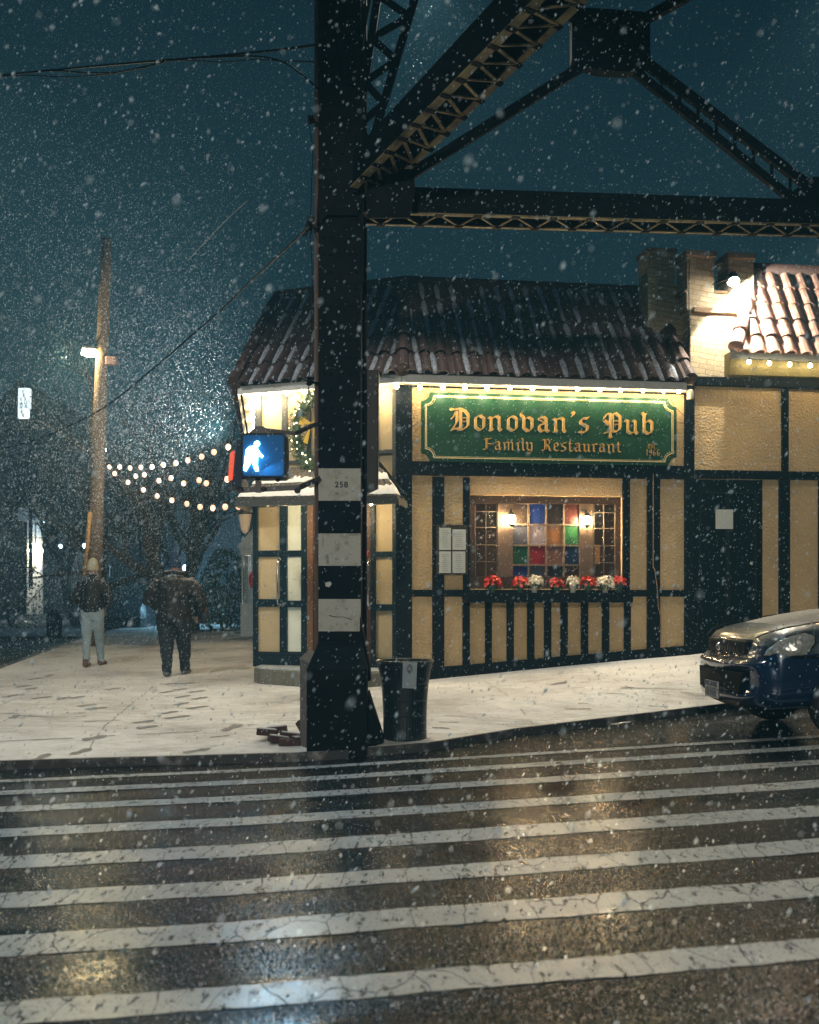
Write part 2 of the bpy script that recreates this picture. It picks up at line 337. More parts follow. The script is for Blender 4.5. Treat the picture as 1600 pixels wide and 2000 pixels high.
for i in range(len(prow) - 1):   # kerb face
    a = prow[i][0]; c = prow[i + 1][0]
    kb.hexa([(a[0], a[1] - .012, a[2] - .35), (c[0], c[1] - .012, c[2] - .35), (c[0], c[1] + .03, c[2] - .35), (a[0], a[1] + .03, a[2] - .35),
             (a[0], a[1] - .012, a[2] + .004), (c[0], c[1] - .012, c[2] + .004), (c[0], c[1] + .03, c[2] + .006), (a[0], a[1] + .03, a[2] + .006)])
for j in range(len(prow[0]) - 1):
    a = prow[0][j]; c = prow[0][j + 1]
    kb.hexa([(a[0] - .02, a[1], a[2] - .5), (a[0] + .12, a[1], a[2] - .5), (c[0] + .12, c[1], c[2] - .5), (c[0] - .02, c[1], c[2] - .5),
             (a[0] - .02, a[1], a[2] + .006), (a[0] + .12, a[1], a[2] + .006), (c[0] + .12, c[1], c[2] + .006), (c[0] - .02, c[1], c[2] + .006)])
tagp(kb.build('kerb', KERB), kind='structure')
# crosswalk bars: parallel, straight, 4 mm above the asphalt
mb = MB()
sd = math.tan(math.radians(5.6))
bars = [(3.73, 3.95), (4.47, 4.75), (5.19, 5.46), (5.97, 6.27), (6.80, 7.05), (7.62, 7.84), (8.32, 8.52), (8.92, 9.06)]
def wob(x, k): return .005 * math.sin(x * 5.1 + k) + .004 * math.sin(x * 13.3 + 2 * k) + .003 * math.sin(x * 37 + k * 3)
for k, (y0, y1) in enumerate(bars):
    N = 360; X0 = -9; X1 = 9
    rows = []
    for i in range(N + 1):
        x = X0 + (X1 - X0) * i / N; ya = y0 + sd * x + wob(x, k); yb = y1 + sd * x + wob(x + 3, k + 5)
        rows.append(((x, ya, zroad(x) + .004), (x, yb, zroad(x) + .004)))
    for i in range(N):
        if rows[i + 1][1][1] < kerbY(rows[i][0][0]) - .15:
            mb.add([rows[i][0], rows[i + 1][0], rows[i + 1][1], rows[i][1]], [(0, 1, 2, 3)])
cw = mb.build('crosswalk', STRIPE, smooth=True, fix=False); tagp(cw, kind='structure')
# footprints pressed into the snow (px positions)
fps = [(326, 1352, 1), (352, 1347, -1), (385, 1351, 1), (390, 1364, -1), (357, 1361, 1), (355, 1375, -1), (386, 1382, 1), (332, 1392, 1), (346, 1401, -1),
       (280, 1410, 1), (288, 1420, -1), (210, 1430, 1), (214, 1441, -1), (137, 1454, 1), (220, 1346, 1), (47, 1341, 1), (62, 1345, -1), (152, 1362, -1), (188, 1384, 1), (126, 1364, 1),
       (170, 1378, -1), (82, 1363, 1), (96, 1320, -1), (70, 1326, 1), (366, 1335, 1), (335, 1336, -1), (20, 1360, 1), (30, 1400, 1), (455, 1420, 1), (420, 1440, 1), (1080, 1330, 1), (1140, 1372, 1)]
for px, py, s in fps:
    Y = 9.5
    for _ in range(12): X = (px - CX) / F * Y; Y = (CH - zwalk(X, Y)) * F / (py - HY)
    mb = MB(); a = math.radians(random.uniform(28, 62)) if px > 150 else math.radians(random.uniform(-15, 60)); L = .145 * random.uniform(.75, 1.1); prof = [(-1, 0, .02), (-.85, 0, .34), (-.5, 0, .36), (-.1, 0, .26), (.3, 0, .38), (.7, 0, .36), (1, 0, .10)]
    L1 = []; L2 = []
    for u, _, ww in prof:
        for sg, Ls in ((1, L1), (-1, L2)):
            lx = sg * ww * .135; ly = u * L; x = X + lx * math.cos(a) + ly * math.sin(a); y = Y - lx * math.sin(a) + ly * math.cos(a)
            Ls.append((x, y, zwalk(x, y) + .005))
    n = len(prof); mb.add(L1 + L2, [(i, i + 1, n + i + 1, n + i) for i in range(n - 1)])
    mb.build('footprint', PRINT, pave, fix=False)
rj = random.Random(12)
def strip_on_walk(x0, y0, x1, y1, wd, n=24, gap=.25, jit=.01):
    mb = MB()
    for i in range(n):
        if rj.random() < gap: continue
        a = (x0 + (x1 - x0) * i / n, y0 + (y1 - y0) * i / n); c = (x0 + (x1 - x0) * (i + 1) / n, y0 + (y1 - y0) * (i + 1) / n)
        L = math.hypot(c[0] - a[0], c[1] - a[1]); nx, ny = -(c[1] - a[1]) / L, (c[0] - a[0]) / L; w1, w2 = wd * rj.uniform(.4, 1.2), wd * rj.uniform(.4, 1.2); j = rj.uniform(-jit, jit)
        P = [(a[0] + nx * (j - w1), a[1] + ny * (j - w1)), (c[0] + nx * (j - w2), c[1] + ny * (j - w2)), (c[0] + nx * (j + w2), c[1] + ny * (j + w2)), (a[0] + nx * (j + w1), a[1] + ny * (j + w1))]
        if min(p[1] - kerbY(p[0]) for p in P) < .08: continue
        mb.add([(p[0], p[1], zwalk(*p) + .004) for p in P], [(0, 1, 2, 3)])
    if mb.f: mb.build('paving_joint', PRINT, pave, fix=False)
for y0, y1 in ((10.15, 10.9), (11.6, 12.3), (13.0, 13.7), (15.2, 15.6), (17.5, 17.8)): strip_on_walk(-6.5, y0 - .45, 5.5, y1 + .1, .008, 60, .35)
for x in (-4.6, -3.0, 1.4, 2.9): strip_on_walk(x, 9.4, x - .5, 14.0, .008, 40, .45)
for k in range(38):
    X = rj.uniform(-4.8, 3.2); Y = rj.uniform(9.9, 14.6 if X < -2.4 else 12.8); a = rj.uniform(-.25, .25); L = rj.uniform(.08, .38)
    strip_on_walk(X, Y, X + L * math.cos(a), Y + L * math.sin(a), rj.uniform(.008, .022), 6, .1, .006)
# snow strip left by the doorway light, far snow fields
mb = MB(); mb.add([(-40, 34, .12), (-9, 34, .12), (-11, 60, .16), (-60, 60, .16)], [(0, 1, 2, 3)]); tagp(mb.build('lawn', FARSNOW, fix=False), kind='structure')

# ------------------------------------------------------------------ wall planes
class Plane:
    def __init__(s, ox, oy, ang):
        s.o = Vector((ox, oy, 0)); a = math.radians(ang); s.d = Vector((math.cos(a), math.sin(a), 0)); s.n = Vector((math.sin(a), -math.cos(a), 0))
    def s_of(s, px, off=0):
        k = (px - CX) / F; o = s.o + s.n * off   # (ox + d.x t) = k (oy + d.y t)
        return (k * o.y - o.x) / (s.d.x - k * s.d.y)
    def z_of(s, px, py, off=0):
        t = s.s_of(px, off); Y = s.o.y + s.n.y * off + s.d.y * t; return CH + (HY - py) / F * Y
    def p(s, t, z, off=0): q = s.o + s.d * t + s.n * off; return Vector((q.x, q.y, z))
    def px(s, px, py, off=0): return s.p(s.s_of(px, off), s.z_of(px, py, off), off)
    def box(s, mb, s0, s1, z0, z1, o0, o1, z0b=None):
        zb = z0 if z0b is None else z0b
        mb.hexa([s.p(s0, z0, o1), s.p(s1, zb, o1), s.p(s1, zb, o0), s.p(s0, z0, o0), s.p(s0, z1, o1), s.p(s1, z1, o1), s.p(s1, z1, o0), s.p(s0, z1, o0)])
    def rect(s, mb, x0, y0, x1, y1, o0, o1):   # picture rectangle of the photograph mapped on to this wall
        xm = (x0 + x1) / 2
        s.box(mb, s.s_of(x0, o1), s.s_of(x1, o1), s.z_of(xm, y1, o1), s.z_of(xm, y0, o1), o0, o1)
ANG = 7.7
M = Plane(-.07, 14.0, ANG)
CHD = Vector((math.cos(math.radians(-19.5)), math.sin(math.radians(-19.5)), 0))
B0 = Vector((-.07, 14.0, 0)) - CHD * 2.3
N = Plane(B0.x, B0.y, -19.5)
Ldir = Vector((-.134, .991, 0))
zg = lambda pl, t: zwalk(pl.p(t, 0).x, pl.p(t, 0).y)

pub = thing('pub_building', 'half-timbered corner pub with tan stucco panels, dark beams and a snowy tiled roof', 'pub', (0, 15, 0))
SR = M.s_of(1342)              # right end of the pub front
# --- plaster walls with the window opening
mb = MB()
wx0, wx1 = M.s_of(918), M.s_of(1217); wz0, wz1 = M.z_of(1065, 1150), M.z_of(1065, 968)
ZT = 4.36
M.box(mb, .02, wx0, -.3, ZT, -.25, 0); M.box(mb, wx1, SR, -.3, ZT, -.25, 0); M.box(mb, wx0, wx1, -.3, wz0, -.25, 0); M.box(mb, wx0, wx1, wz1, ZT, -.25, 0)
mb.build('stucco_wall', PLASTER, pub)
mb = MB(); N.box(mb, 0, 2.27, -.3, ZT, -.25, 0); mb.build('entrance_wall', PLASTER_SMOOTH, pub)
# side wall going back along the side street, back and flat roof deck
mb = MB(); q = B0; e1 = q + Ldir * 9
mb.hexa([q + Vector((0, 0, -.3)), q + Vector((.25, .05, -.3)), e1 + Vector((.25, 0, -.3)), e1 + Vector((0, 0, -.3)), q + Vector((0, 0, ZT)), q + Vector((.25, .05, ZT)), e1 + Vector((.25, 0, ZT)), e1 + Vector((0, 0, ZT))])
mb.build('side_wall', PLASTER, pub)
mb = MB(); e2 = M.p(SR, 0) + Ldir * 9
mb.hexa([e1 + Vector((.3, 0, -.3)), e2 + Vector((0, 0, -.3)), e2 + Vector((0, .2, -.3)), e1 + Vector((.3, .2, -.3)), e1 + Vector((.3, 0, ZT)), e2 + Vector((0, 0, ZT)), e2 + Vector((0, .2, ZT)), e1 + Vector((.3, .2, ZT))])
mb.build('back_wall', PLASTER, pub)

# --- timber framing of the front, beams proud of the stucco
T = MB(); V = MB()
def mrect(x0, y0, x1, y1, o1=.035, t=T): M.rect(t, x0, y0, x1, y1, 0.001, o1)
def ground_post(pl, x0, x1, y0, o1, t=V): 
    s0, s1 = pl.s_of(x0, o1), pl.s_of(x1, o1); pl.box(t, s0, s1, -.1, pl.z_of((x0 + x1) / 2, y0, o1), .001, o1)
ground_post(M, 774, 805, 752, .07)
ground_post(M, 845, 868, 931, .045); mrect(905, 932, 918, 1152, .045, V); mrect(1217, 926, 1231, 1153, .045, V); ground_post(M, 1265, 1290, 926, .045); ground_post(M, 1339, 1357, 752, .06)
# horizontals (butted on to the belt)
zb0, zb1 = M.z_of(1070, 932), M.z_of(1070, 906)
M.box(T, M.s_of(805), M.s_of(1339), zb0, zb1, .001, .05)
M.rect(T, 805, 748, 1339, 763, .001, .03)
zm0, zm1 = M.z_of(1070, 1165), M.z_of(1070, 1152)
M.box(T, M.s_of(805), M.s_of(1339), zm0, zm1, .001, .04)
gaps = [(903, 917), (947, 960), (989, 1003), (1029, 1043), (1062, 1076), (1094, 1108), (1134, 1148), (1175, 1189), (1218, 1231)]
for a, c in gaps:
    s0, s1 = M.s_of(a), M.s_of(c); M.box(V, s0, s1, zg(M, s0), zm0 - .002, .001, .036)
s0, s1 = M.s_of(805), M.s_of(1339)
za, zc2 = zg(M, s0) + .16, zg(M, s1) + .13      # sloping base board
T.hexa([M.p(s0, -.1, .052), M.p(s1, -.1, .052), M.p(s1, -.1, .002), M.p(s0, -.1, .002), M.p(s0, za, .052), M.p(s1, zc2, .052), M.p(s1, zc2, .002), M.p(s0, za, .002)])
T.build('horizontal_beams', TIMBER, pub, bevel=.004); V.build('vertical_beams', TIMBER, pub, bevel=.004)

# --- window with stained glass
win = MB(); 
def wbox(x0, y0, x1, y1, o0=-.16, o1=-.09, t=win): M.rect(t, x0, y0, x1, y1, o0, o1)
wbox(918, 968, 1217, 984); wbox(918, 1126, 1217, 1150)
for a, c in ((918, 928), (1203, 1217)): wbox(a, 984, c, 1126, -.16, -.088)
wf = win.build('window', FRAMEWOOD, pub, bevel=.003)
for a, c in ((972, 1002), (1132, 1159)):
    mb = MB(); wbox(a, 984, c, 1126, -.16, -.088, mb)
    mb.build('window_post', mat('lit_tone_post_wood', (.11, .075, .05), .5, noise=(9, .6, (.06, .04, .03))), wf, bevel=.003)  # lantern light on the posts is put into this paler wood
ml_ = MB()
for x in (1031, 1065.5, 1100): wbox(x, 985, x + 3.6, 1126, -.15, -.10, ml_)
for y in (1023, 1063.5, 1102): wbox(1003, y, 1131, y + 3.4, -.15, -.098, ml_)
ml_.build('muntin', mat('lit_tone_muntin', (.13, .095, .065), .5), wf); ml_ = MB()  # lit look of the muntins is put into their tan
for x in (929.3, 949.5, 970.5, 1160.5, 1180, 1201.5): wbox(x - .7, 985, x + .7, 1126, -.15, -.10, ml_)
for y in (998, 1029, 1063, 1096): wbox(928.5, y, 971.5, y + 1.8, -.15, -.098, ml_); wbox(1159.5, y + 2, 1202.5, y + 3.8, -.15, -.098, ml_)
ml_.build('casement_muntin', mat('pale_muntin', (.11, .085, .06), .5), wf)  # casement bars carry painted-in light too, paler than the frame
def glassmat(name, col, em, rough=.15, trans=False):
    m = mat(name, tuple(c * .35 + .012 for c in col), rough, emit=(col, em * .19), bump=(160, .5, .004), noise=(45, .6, tuple(c * .45 for c in col))); 
    t, b = nodes(m)
    for lk in list(t.links):
        if lk.to_socket == b.inputs['Base Color']: t.links.new(lk.from_socket, b.inputs['Emission Color'])
    return m
gc = [[((.06, .035, .02), .10), ((.01, .05, .36), .75), ((.03, .018, .02), .15), ((.10, .02, .015), .12)],
      [((.08, .09, .14), .22), ((.42, .36, .42), .62), ((.36, .16, .05), .42), ((.03, .20, .06), .50)],
      [((.01, .12, .06), .40), ((.34, .012, .03), .42), ((.28, .14, .11), .38), ((.01, .04, .12), .28)],
      [((.01, .03, .22), .30), ((.06, .09, .16), .25), ((.02, .02, .03), .2), ((.05, .02, .02), .2)]]
colx = [(1002.5, 1031), (1034.6, 1065.5), (1069, 1100), (1103.6, 1132)]; rowy = [(984.5, 1023), (1026.4, 1063.5), (1067, 1102), (1105.4, 1126)]
for r in range(4):
    for c in range(4):
        mb = MB(); col, em = gc[r][c]; M.rect(mb, colx[c][0], rowy[r][0], colx[c][1], rowy[r][1], -.13, -.122)
        mb.build('stained_pane', glassmat('stained_glass', col, em), wf)
CLEAR = bpy.data.materials.new('clear_glass'); CLEAR.use_nodes = True
t = CLEAR.node_tree; b = t.nodes['Principled BSDF']; b.inputs['Base Color'].default_value = (.02, .02, .022, 1); b.inputs['Roughness'].default_value = .06
tr = t.nodes.new('ShaderNodeBsdfTransparent'); mx = t.nodes.new('ShaderNodeMixShader'); mx.inputs[0].default_value = .35
t.links.new(tr.outputs[0], mx.inputs[1]); t.links.new(b.outputs[0], mx.inputs[2]); t.links.new(mx.outputs[0], t.nodes['Material Output'].inputs[0])
for a, c in ((928.5, 971.5), (1159.5, 1202.5)):
    mb = MB(); M.rect(mb, a, 984.5, c, 1125.5, -.13, -.124); mb.build('pane', CLEAR, wf)
# room behind the window: back wall, curtain, picture frame, star ornaments
room = MB(); a, c = M.s_of(905), M.s_of(1235)
M.box(room, a, c, wz0 - .4, wz1 + .3, -2.2, -2.1); M.box(room, a - .05, a, wz0 - .4, wz1 + .3, -2.1, -.26); M.box(room, c, c + .05, wz0 - .4, wz1 + .3, -2.1, -.26)
M.box(room, a, c, wz0 - .45, wz0 - .4, -2.2, -.26); M.box(room, a, c, wz1 + .3, wz1 + .35, -2.2, -.26)
room.build('bar_room', mat('room_wall', (.16, .09, .055), .6, noise=(4, .6, (.08, .045, .03))), pub)
mb = MB()
for px, py in ((941, 1017), (961, 1018), (940, 1050), (964, 1045), (957, 1046)):
    q = M.px(px, py, -.2)
    for k in range(3): mb.beam(q + Vector((-.022 * math.cos(k * 1.047), 0, -.022 * math.sin(k * 1.047))), q + Vector((.022 * math.cos(k * 1.047), 0, .022 * math.sin(k * 1.047))), .006, .008)
tagp(mb.build('star_ornaments', mat('star_white', (.8, .75, .65), .5, emit=((1, .85, .6), .5))), 'row of small white star ornaments hanging inside the left casement window', 'ornament')
lamp('bar_room_light', 'POINT', M.p((a + c) / 2, 2.4, -1.1), 16, (1, .66, .36), .15)
mb = MB(); q = M.px(1167, 1083, -.3); mb.box(-.035, .035, -.01, .01, -.14, .14, Matrix.Translation(q))
tagp(mb.build('wall_picture', mat('orange_picture', (.6, .22, .05), .5, emit=((.9, .35, .08), .35))), 'orange upright panel glowing behind the right casement window', 'picture')

# --- entrance front (chamfered corner)
E1 = MB()
def nrect(x0, y0, x1, y1, o1=.035, t=E1, o0=.001): N.rect(t, x0, y0, x1, y1, o0, o1)
# upper storey posts and rails
nrect(497, 765, 510, 905, .04); nrect(550, 768, 560, 905, .04); nrect(766, 760, 775, 975, .05); nrect(598, 768, 606, 905, .04); nrect(728, 762, 736, 905, .04)
nrect(510, 899, 550, 906, .03); nrect(560, 899, 598, 906, .03); nrect(736, 878, 766, 886, .03); nrect(606, 899, 728, 906, .03)
E1.build('upper_beams', mat('lit_tone_beam', (.075, .08, .08), .5, noise=(8, .5, (.04, .045, .05))), pub, bevel=.003)  # light falling on these beams is put into the grey
lw = MB()
for (a, c, y0, y1) in ((494, 502, 982, 1276), (546, 560, 982, 1276), (588, 600, 982, 1276), (724, 732, 982, 1288), (766, 775, 982, 1288)): N.rect(lw, a, y0, c, y1, .001, .05)
for (a, c, ys) in ((502, 546, ((982, 990), (1075, 1087), (1170, 1185), (1273, 1276))), (560, 588, ((982, 986), (1075, 1087), (1173, 1186), (1273, 1276))), (732, 766, ((982, 985), (1077, 1088), (1180, 1193)))):
    for y0, y1 in ys: N.rect(lw, a, y0, c, y1, .001, .046)
N.rect(lw, 494, 1276, 600, 1303, .001, .07); N.rect(lw, 724, 1286, 775, 1310, .001, .07)
lw.build('entrance_frame', mat('blue_black_paint', (.004, .014, .026), .4, spec=.35, noise=(8, .5, (.02, .045, .06))), pub, bevel=.003)
pp = MB()
for y0, y1 in ((986, 1075), (1087, 1173), (1186, 1273)): N.rect(pp, 560, y0, 588, y1, .001, .012)
pp.build('pale_panels', PANEL_PALE, pub)
# panelled front edge of the entrance and the brown door set back in it
dr = MB(); N.rect(dr, 600, 978, 724, 1300, .002, .02); door = dr.build('door', BROWNWOOD, pub)
dd = MB()
N.rect(dd, 600, 982, 611, 1300, .021, .06); N.rect(dd, 614, 1004, 722, 1010, .021, .04); N.rect(dd, 614, 1178, 722, 1184, .021, .04); N.rect(dd, 700, 1184, 704, 1290, .021, .03)
dd.build('door_frame', mat('door_moulding', (.17, .085, .045), .45), door)
mb = MB(); N.rect(mb, 640, 1048, 716, 1074, .021, .03); mb.build('blue_sticker', mat('blue_sign', (.03, .16, .42), .4), door)
mb = MB(); N.rect(mb, 640, 1076, 719, 1086, .021, .03); mb.build('red_sticker', mat('red_sign', (.55, .03, .02), .4), door)
def handle(px, y0, y1, lab=None):
    mb = MB(); a = N.px(px, y0, .05); b_ = N.px(px, y1, .05); n = N.n
    mb.tube([a, a + n * .05 + Vector((0, 0, -.0)), a + n * .075 + Vector((0, 0, -.05)), b_ + n * .075 + Vector((0, 0, .05)), b_ + n * .05, b_], .014, 8)
    mb.ball(a, .026, 8); mb.ball(b_, .026, 8)
    mb.build('door_handle', METAL, door, smooth=True)
handle(547, 1092, 1182); handle(723, 1094, 1186)
# step
mb = MB()
c0 = N.p(-.02, 0, .62); pts = [N.p(.10, 0, .02), N.p(.22, 0, .42), N.p(.42, 0, .62), N.p(1.2, 0, .85), N.p(2.0, 0, .80), N.p(2.32, 0, .45), N.p(2.3, 0, .03)]
zt = .455
mb.prism([Vector((q.x, q.y, 0.0)) for q in pts], Vector((0, 0, zt))); st = mb.build('door_step', CONCRETE, pub, bevel=.02)
mb = MB(); cc = sum(pts, Vector()) / len(pts)
mb.prism([Vector((cc.x + (q.x - cc.x) * .97, cc.y + (q.y - cc.y) * .95, zt + .001)) for q in pts], Vector((0, 0, .018))); mb.build('snow_cover', mat('step_snow', (.55, .6, .64), .8, noise=(9, .7, (.2, .22, .22))), st)

# --- fascia, eave boards, soffit
ez = 4.43
EA = Vector((-.10, 13.62, ez)); EL = Vector((-2.44, 14.45, ez)); ER = Vector((3.86, 14.16, ez)); ES = EL + Vector((-.134, .991, 0)) * 9 + Vector((.05, 0, 0))
TA = Vector((-.06, 15.12, 6.10)); TL = Vector((-2.02, 15.85, 6.10)); TR = Vector((3.67, 15.62, 6.10)); TS = TL + Vector((-.134, .991, 0)) * 8
fa = MB()
def board(mb, a, c, z0, z1, th):
    d = (c - a).normalized(); nn = Vector((d.y, -d.x, 0)) * th
    mb.hexa([Vector((a.x, a.y, z0)) + nn, Vector((c.x, c.y, z0)) + nn, Vector((c.x, c.y, z0)), Vector((a.x, a.y, z0)), Vector((a.x, a.y, z1)) + nn, Vector((c.x, c.y, z1)) + nn, Vector((c.x, c.y, z1)), Vector((a.x, a.y, z1))])
board(fa, EL + Vector((.02, .06, 0)), EA + Vector((0, .06, 0)), 4.31, 4.43, .025); board(fa, EA + Vector((0, .06, 0)), ER + Vector((-.02, .06, 0)), 4.31, 4.43, .025); board(fa, ES, EL + Vector((.03, .05, 0)), 4.31, 4.43, .025)
fa.build('fascia', TRIM, pub)
so = MB()
def poly3(mb, pts, th): mb.prism(pts, Vector((0, 0, th)))
poly3(so, [Vector((EL.x + .04, EL.y + .1, 4.33)), Vector((EA.x, EA.y + .09, 4.33)), Vector((-.07, 14.02, 4.33)), Vector((B0.x, B0.y + .02, 4.33))], .02)
poly3(so, [Vector((EA.x, EA.y + .09, 4.333)), Vector((ER.x - .03, ER.y + .09, 4.333)), M.p(SR, 4.333, 0.0), Vector((-.07, 14.02, 4.333))], .02)
poly3(so, [Vector((EL.x + .06, EL.y + .12, 4.336)), Vector((B0.x, B0.y, 4.336)), e1 + Vector((0, 0, 4.336)), Vector((ES.x + .05, ES.y, 4.336))], .02)
so.build('soffit', mat('soffit_paint', (.58, .52, .40), .6), pub)

# --- tiled mansard
def tile_face(tiles, snow, e0, e1_, t0, t1, rows, pitch, rad, side=1, cover=1.0):
    """e0->e1 eave, t0->t1 top; barrel tiles in rows, snow lying in the troughs"""
    u = (e1_ - e0); L = u.length; u = u / L; nrm = u.cross((t0 + t1) / 2 - (e0 + e1_) / 2).normalized()
    if nrm.z < 0: nrm = -nrm
    v = nrm.cross(u).normalized()
    if v.z < 0: v = -v
    H = (t0 - e0).dot(v); l0 = (t0 - e0).dot(u); l1 = (t1 - e0).dot(u)
    rh = H / rows; nc = int(L / pitch) + 2
    # deck under the tiles
    tiles.add([e0 - nrm * .02, e1_ - nrm * .02, t1 - nrm * .02, t0 - nrm * .02], [(0, 1, 2, 3)])
    for r in range(rows):
        for c in range(-1, nc + 1):
            uc = c * pitch + pitch * .5; vc = (r + .5) * rh
            a = l0 * vc / H; b_ = L + (l1 - L) * vc / H
            if uc < a - pitch * .30 or uc > b_ + pitch * .30: continue
            jit = random.uniform(-.006, .006); va = r * rh - .035 + random.uniform(-.008, .008); vb = (r + 1) * rh + .02
            rr = rad * random.uniform(.95, 1.04); seg = 6
            def arc(vv, R, lift):
                return [e0 + u * (uc + jit + R * -math.cos(math.pi * k / seg)) + v * vv + nrm * (lift + R * .95 * math.sin(math.pi * k / seg)) for k in range(seg + 1)]
            lo = arc(va, rr, .022); hi = arc(vb, rr * .86, -.004); li = arc(va + .01, rr * .80, .012)
            base = len(tiles.v); tiles.v += [tuple(q) for q in lo + hi + li]; nn = seg + 1
            for k in range(seg):
                tiles.f.append((base + k, base + k + 1, base + nn + k + 1, base + nn + k)); tiles.m.append(0)
                tiles.f.append((base + k + 1, base + k, base + 2 * nn + k, base + 2 * nn + k + 1)); tiles.m.append(0)
            # trough tile
            uc2 = uc + pitch * .5 * side; a2 = l0 * vc / H; 
            if uc2 > a2 + .05 and uc2 < b_ - .05:
                w2 = pitch - 2 * rr * .92; w2 = max(w2, .05)
                def fl(vv, lift): return [e0 + u * (uc2 + q * w2) + v * vv + nrm * (lift + .02 * abs(q) * 2) for q in (-.6, -.2, .2, .6)]
                A = fl(va + .01, .012); Bq = fl(vb, -.002); base = len(tiles.v); tiles.v += [tuple(q) for q in A + Bq]
                for k in range(3): tiles.f.append((base + k, base + k + 1, base + 4 + k + 1, base + 4 + k)); tiles.m.append(0)
                if random.random() < cover:
                    ln = random.uniform(.72, .97); wv = w2 * random.uniform(.42, .56); o_ = random.uniform(-.01, .01)
                    sgm = 5; base = len(snow.v)
                    for i in range(sgm + 1):
                        vv = va + .012 + (vb - va - .03) * ln * i / sgm; ta = 1 if 0 < i < sgm else .55
                        for q, hh in ((-1, .016), (-.4, .040), (.4, .042), (1, .016)):
                            snow.v.append(tuple(e0 + u * (uc2 + o_ + q * wv * ta + random.uniform(-.006, .006)) + v * (vv + random.uniform(-.008, .008)) + nrm * (hh + random.uniform(-.003, .004))))
                    for i in range(sgm):
                        for k in range(3): snow.f.append((base + i * 4 + k, base + i * 4 + k + 1, base + (i + 1) * 4 + k + 1, base + (i + 1) * 4 + k)); snow.m.append(0)
                    snow.f.append((base + 3, base + 2, base + 1, base)); snow.m.append(0)
def hip(mb, a, b_, r, n):
    d = (b_ - a)
    for i in range(n):
        p = a + d * (i / n - .01); q = a + d * ((i + 1) / n + .015)
        mb.tube([p + Vector((0, 0, .015)), p + d * .02 + Vector((0, 0, .015)), q], [r * 1.05, r * 1.05, r * .82], 10)
roof = MB(); rs = MB()
tile_face(roof, rs, EA, ER, TA, TR, 5, .225, .075, -1, .82)
tile_face(roof, rs, EL, EA, TL, TA, 5, .225, .075, -1, .9)
tile_face(roof, rs, ES, EL, TS, TL, 5, .225, .075, -1, .6)
hip(roof, EA + Vector((0, -.03, .03)), TA, .10, 6); hip(roof, EL + Vector((-.03, -.02, .03)), TL, .10, 6)
hip(roof, ER + Vector((.02, 0, .03)), TR, .095, 6)
rt = roof.build('roof', TILE, pub, smooth=False, fix=False)
rs.build('roof_snow', SNOWR, rt, smooth=True, fix=False)
mb = MB()
mb.tube([TL, TA, TR], .085, 10); mb.tube([TS, TL], .085, 10)
mb.build('ridge_tiles', TILE, rt, smooth=True)
mb = MB(); mb.add([TL, TA, TR, TR + Vector((-1, 7, 0)), TS], [(0, 1, 2, 3, 4)]); mb.build('roof_deck', mat('roof_felt', (.05, .05, .055), .9), rt, fix=False)

# --- canopy over the entrance
cn = MB(); cs = MB()
cz0 = N.z_of(612, 976, 1.0); 
CLp = Vector((at(450, 975, 13.35))); CRp = Vector((at(777, 976, 13.35)))
zc = (CLp.z + CRp.z) / 2; CLp.z = CRp.z = zc
# front edge runs across, sides return to the wall; ridge against the wall
CB0 = N.p(-.02, zc, .01); CB1 = M.p(.02, zc, .05)
TW0 = N.p(.28, zc + .52, .05); TW1 = N.p(1.95, zc + .56, .05)
def roofpoly(mb, pts, th=.03): mb.prism([Vector(p) for p in pts], Vector((0, 0, th)))
CLp = Vector((-2.30, 13.62, zc)); CRp = Vector((-.16, 13.18, zc))
roofpoly(cn, [CLp, CRp, TW1, TW0]); roofpoly(cn, [CB0, CLp, TW0]); roofpoly(cn, [CRp, CB1, TW1])
can = cn.build('entrance_canopy', SHINGLE, pub)
# shingle battens
mb = MB()
for i in range(27):
    f_ = (i + .5) / 27; a = CLp.lerp(CRp, f_); c = TW0.lerp(TW1, f_); d = Vector((0, 0, .034))
    mb.beam(a + d, c + d, .055 + .01 * math.sin(i * 3), .012)
mb.build('shingles', SHINGLE, can)
mb = MB(); board(mb, CLp + Vector((0, .02, 0)), CRp + Vector((0, .02, 0)), zc - .07, zc + .004, .02); board(mb, CRp, CB1, zc - .07, zc + .004, .02); board(mb, CB0, CLp, zc - .07, zc + .004, .02)
mb.build('canopy_edge', mat('canopy_trim', (.07, .07, .06), .6, noise=(9, .5, (.1, .1, .09))), can)
mb = MB(); mb.beam(TW1 + Vector((-.1, 0, .10)), CRp.lerp(CB1, .35) + Vector((.05, .1, .06)), .05, .07); mb.beam(N.p(-.0, zc + .02, .1), TW0 + Vector((0, 0, .05)), .05, .06); mb.build('rake_board', TIMBER, can)
def snow_sheet(mb, p00, p10, p11, p01, nu, nv, base_h, edge=.35, ragged=.3):
    """a lying snow layer between four corners with an uneven upper edge"""
    rows = []
    for i in range(nu + 1):
        f_ = i / nu; a = p00.lerp(p10, f_); c = p01.lerp(p11, f_); top = 1 - ragged * random.random()
        rows.append([a.lerp(c, j / nv * top) + Vector((0, 0, base_h * (math.sin(math.pi * min(1, (j + .35) / (nv + .35))) ** .5) + (0 if 0 < j < nv else -.0) + random.uniform(-.003, .003))) for j in range(nv + 1)])
    vs = [p for r in rows for p in r]; ny = nv + 1
    mb.add(vs, [(i * ny + j, (i + 1) * ny + j, (i + 1) * ny + j + 1, i * ny + j + 1) for i in range(nu) for j in range(nv)])
up = Vector((0, 0, .035))
l0 = CLp.lerp(TW0, .02); r0 = CRp.lerp(TW1, .02); l1 = CLp.lerp(TW0, .34); r1 = CRp.lerp(TW1, .34)
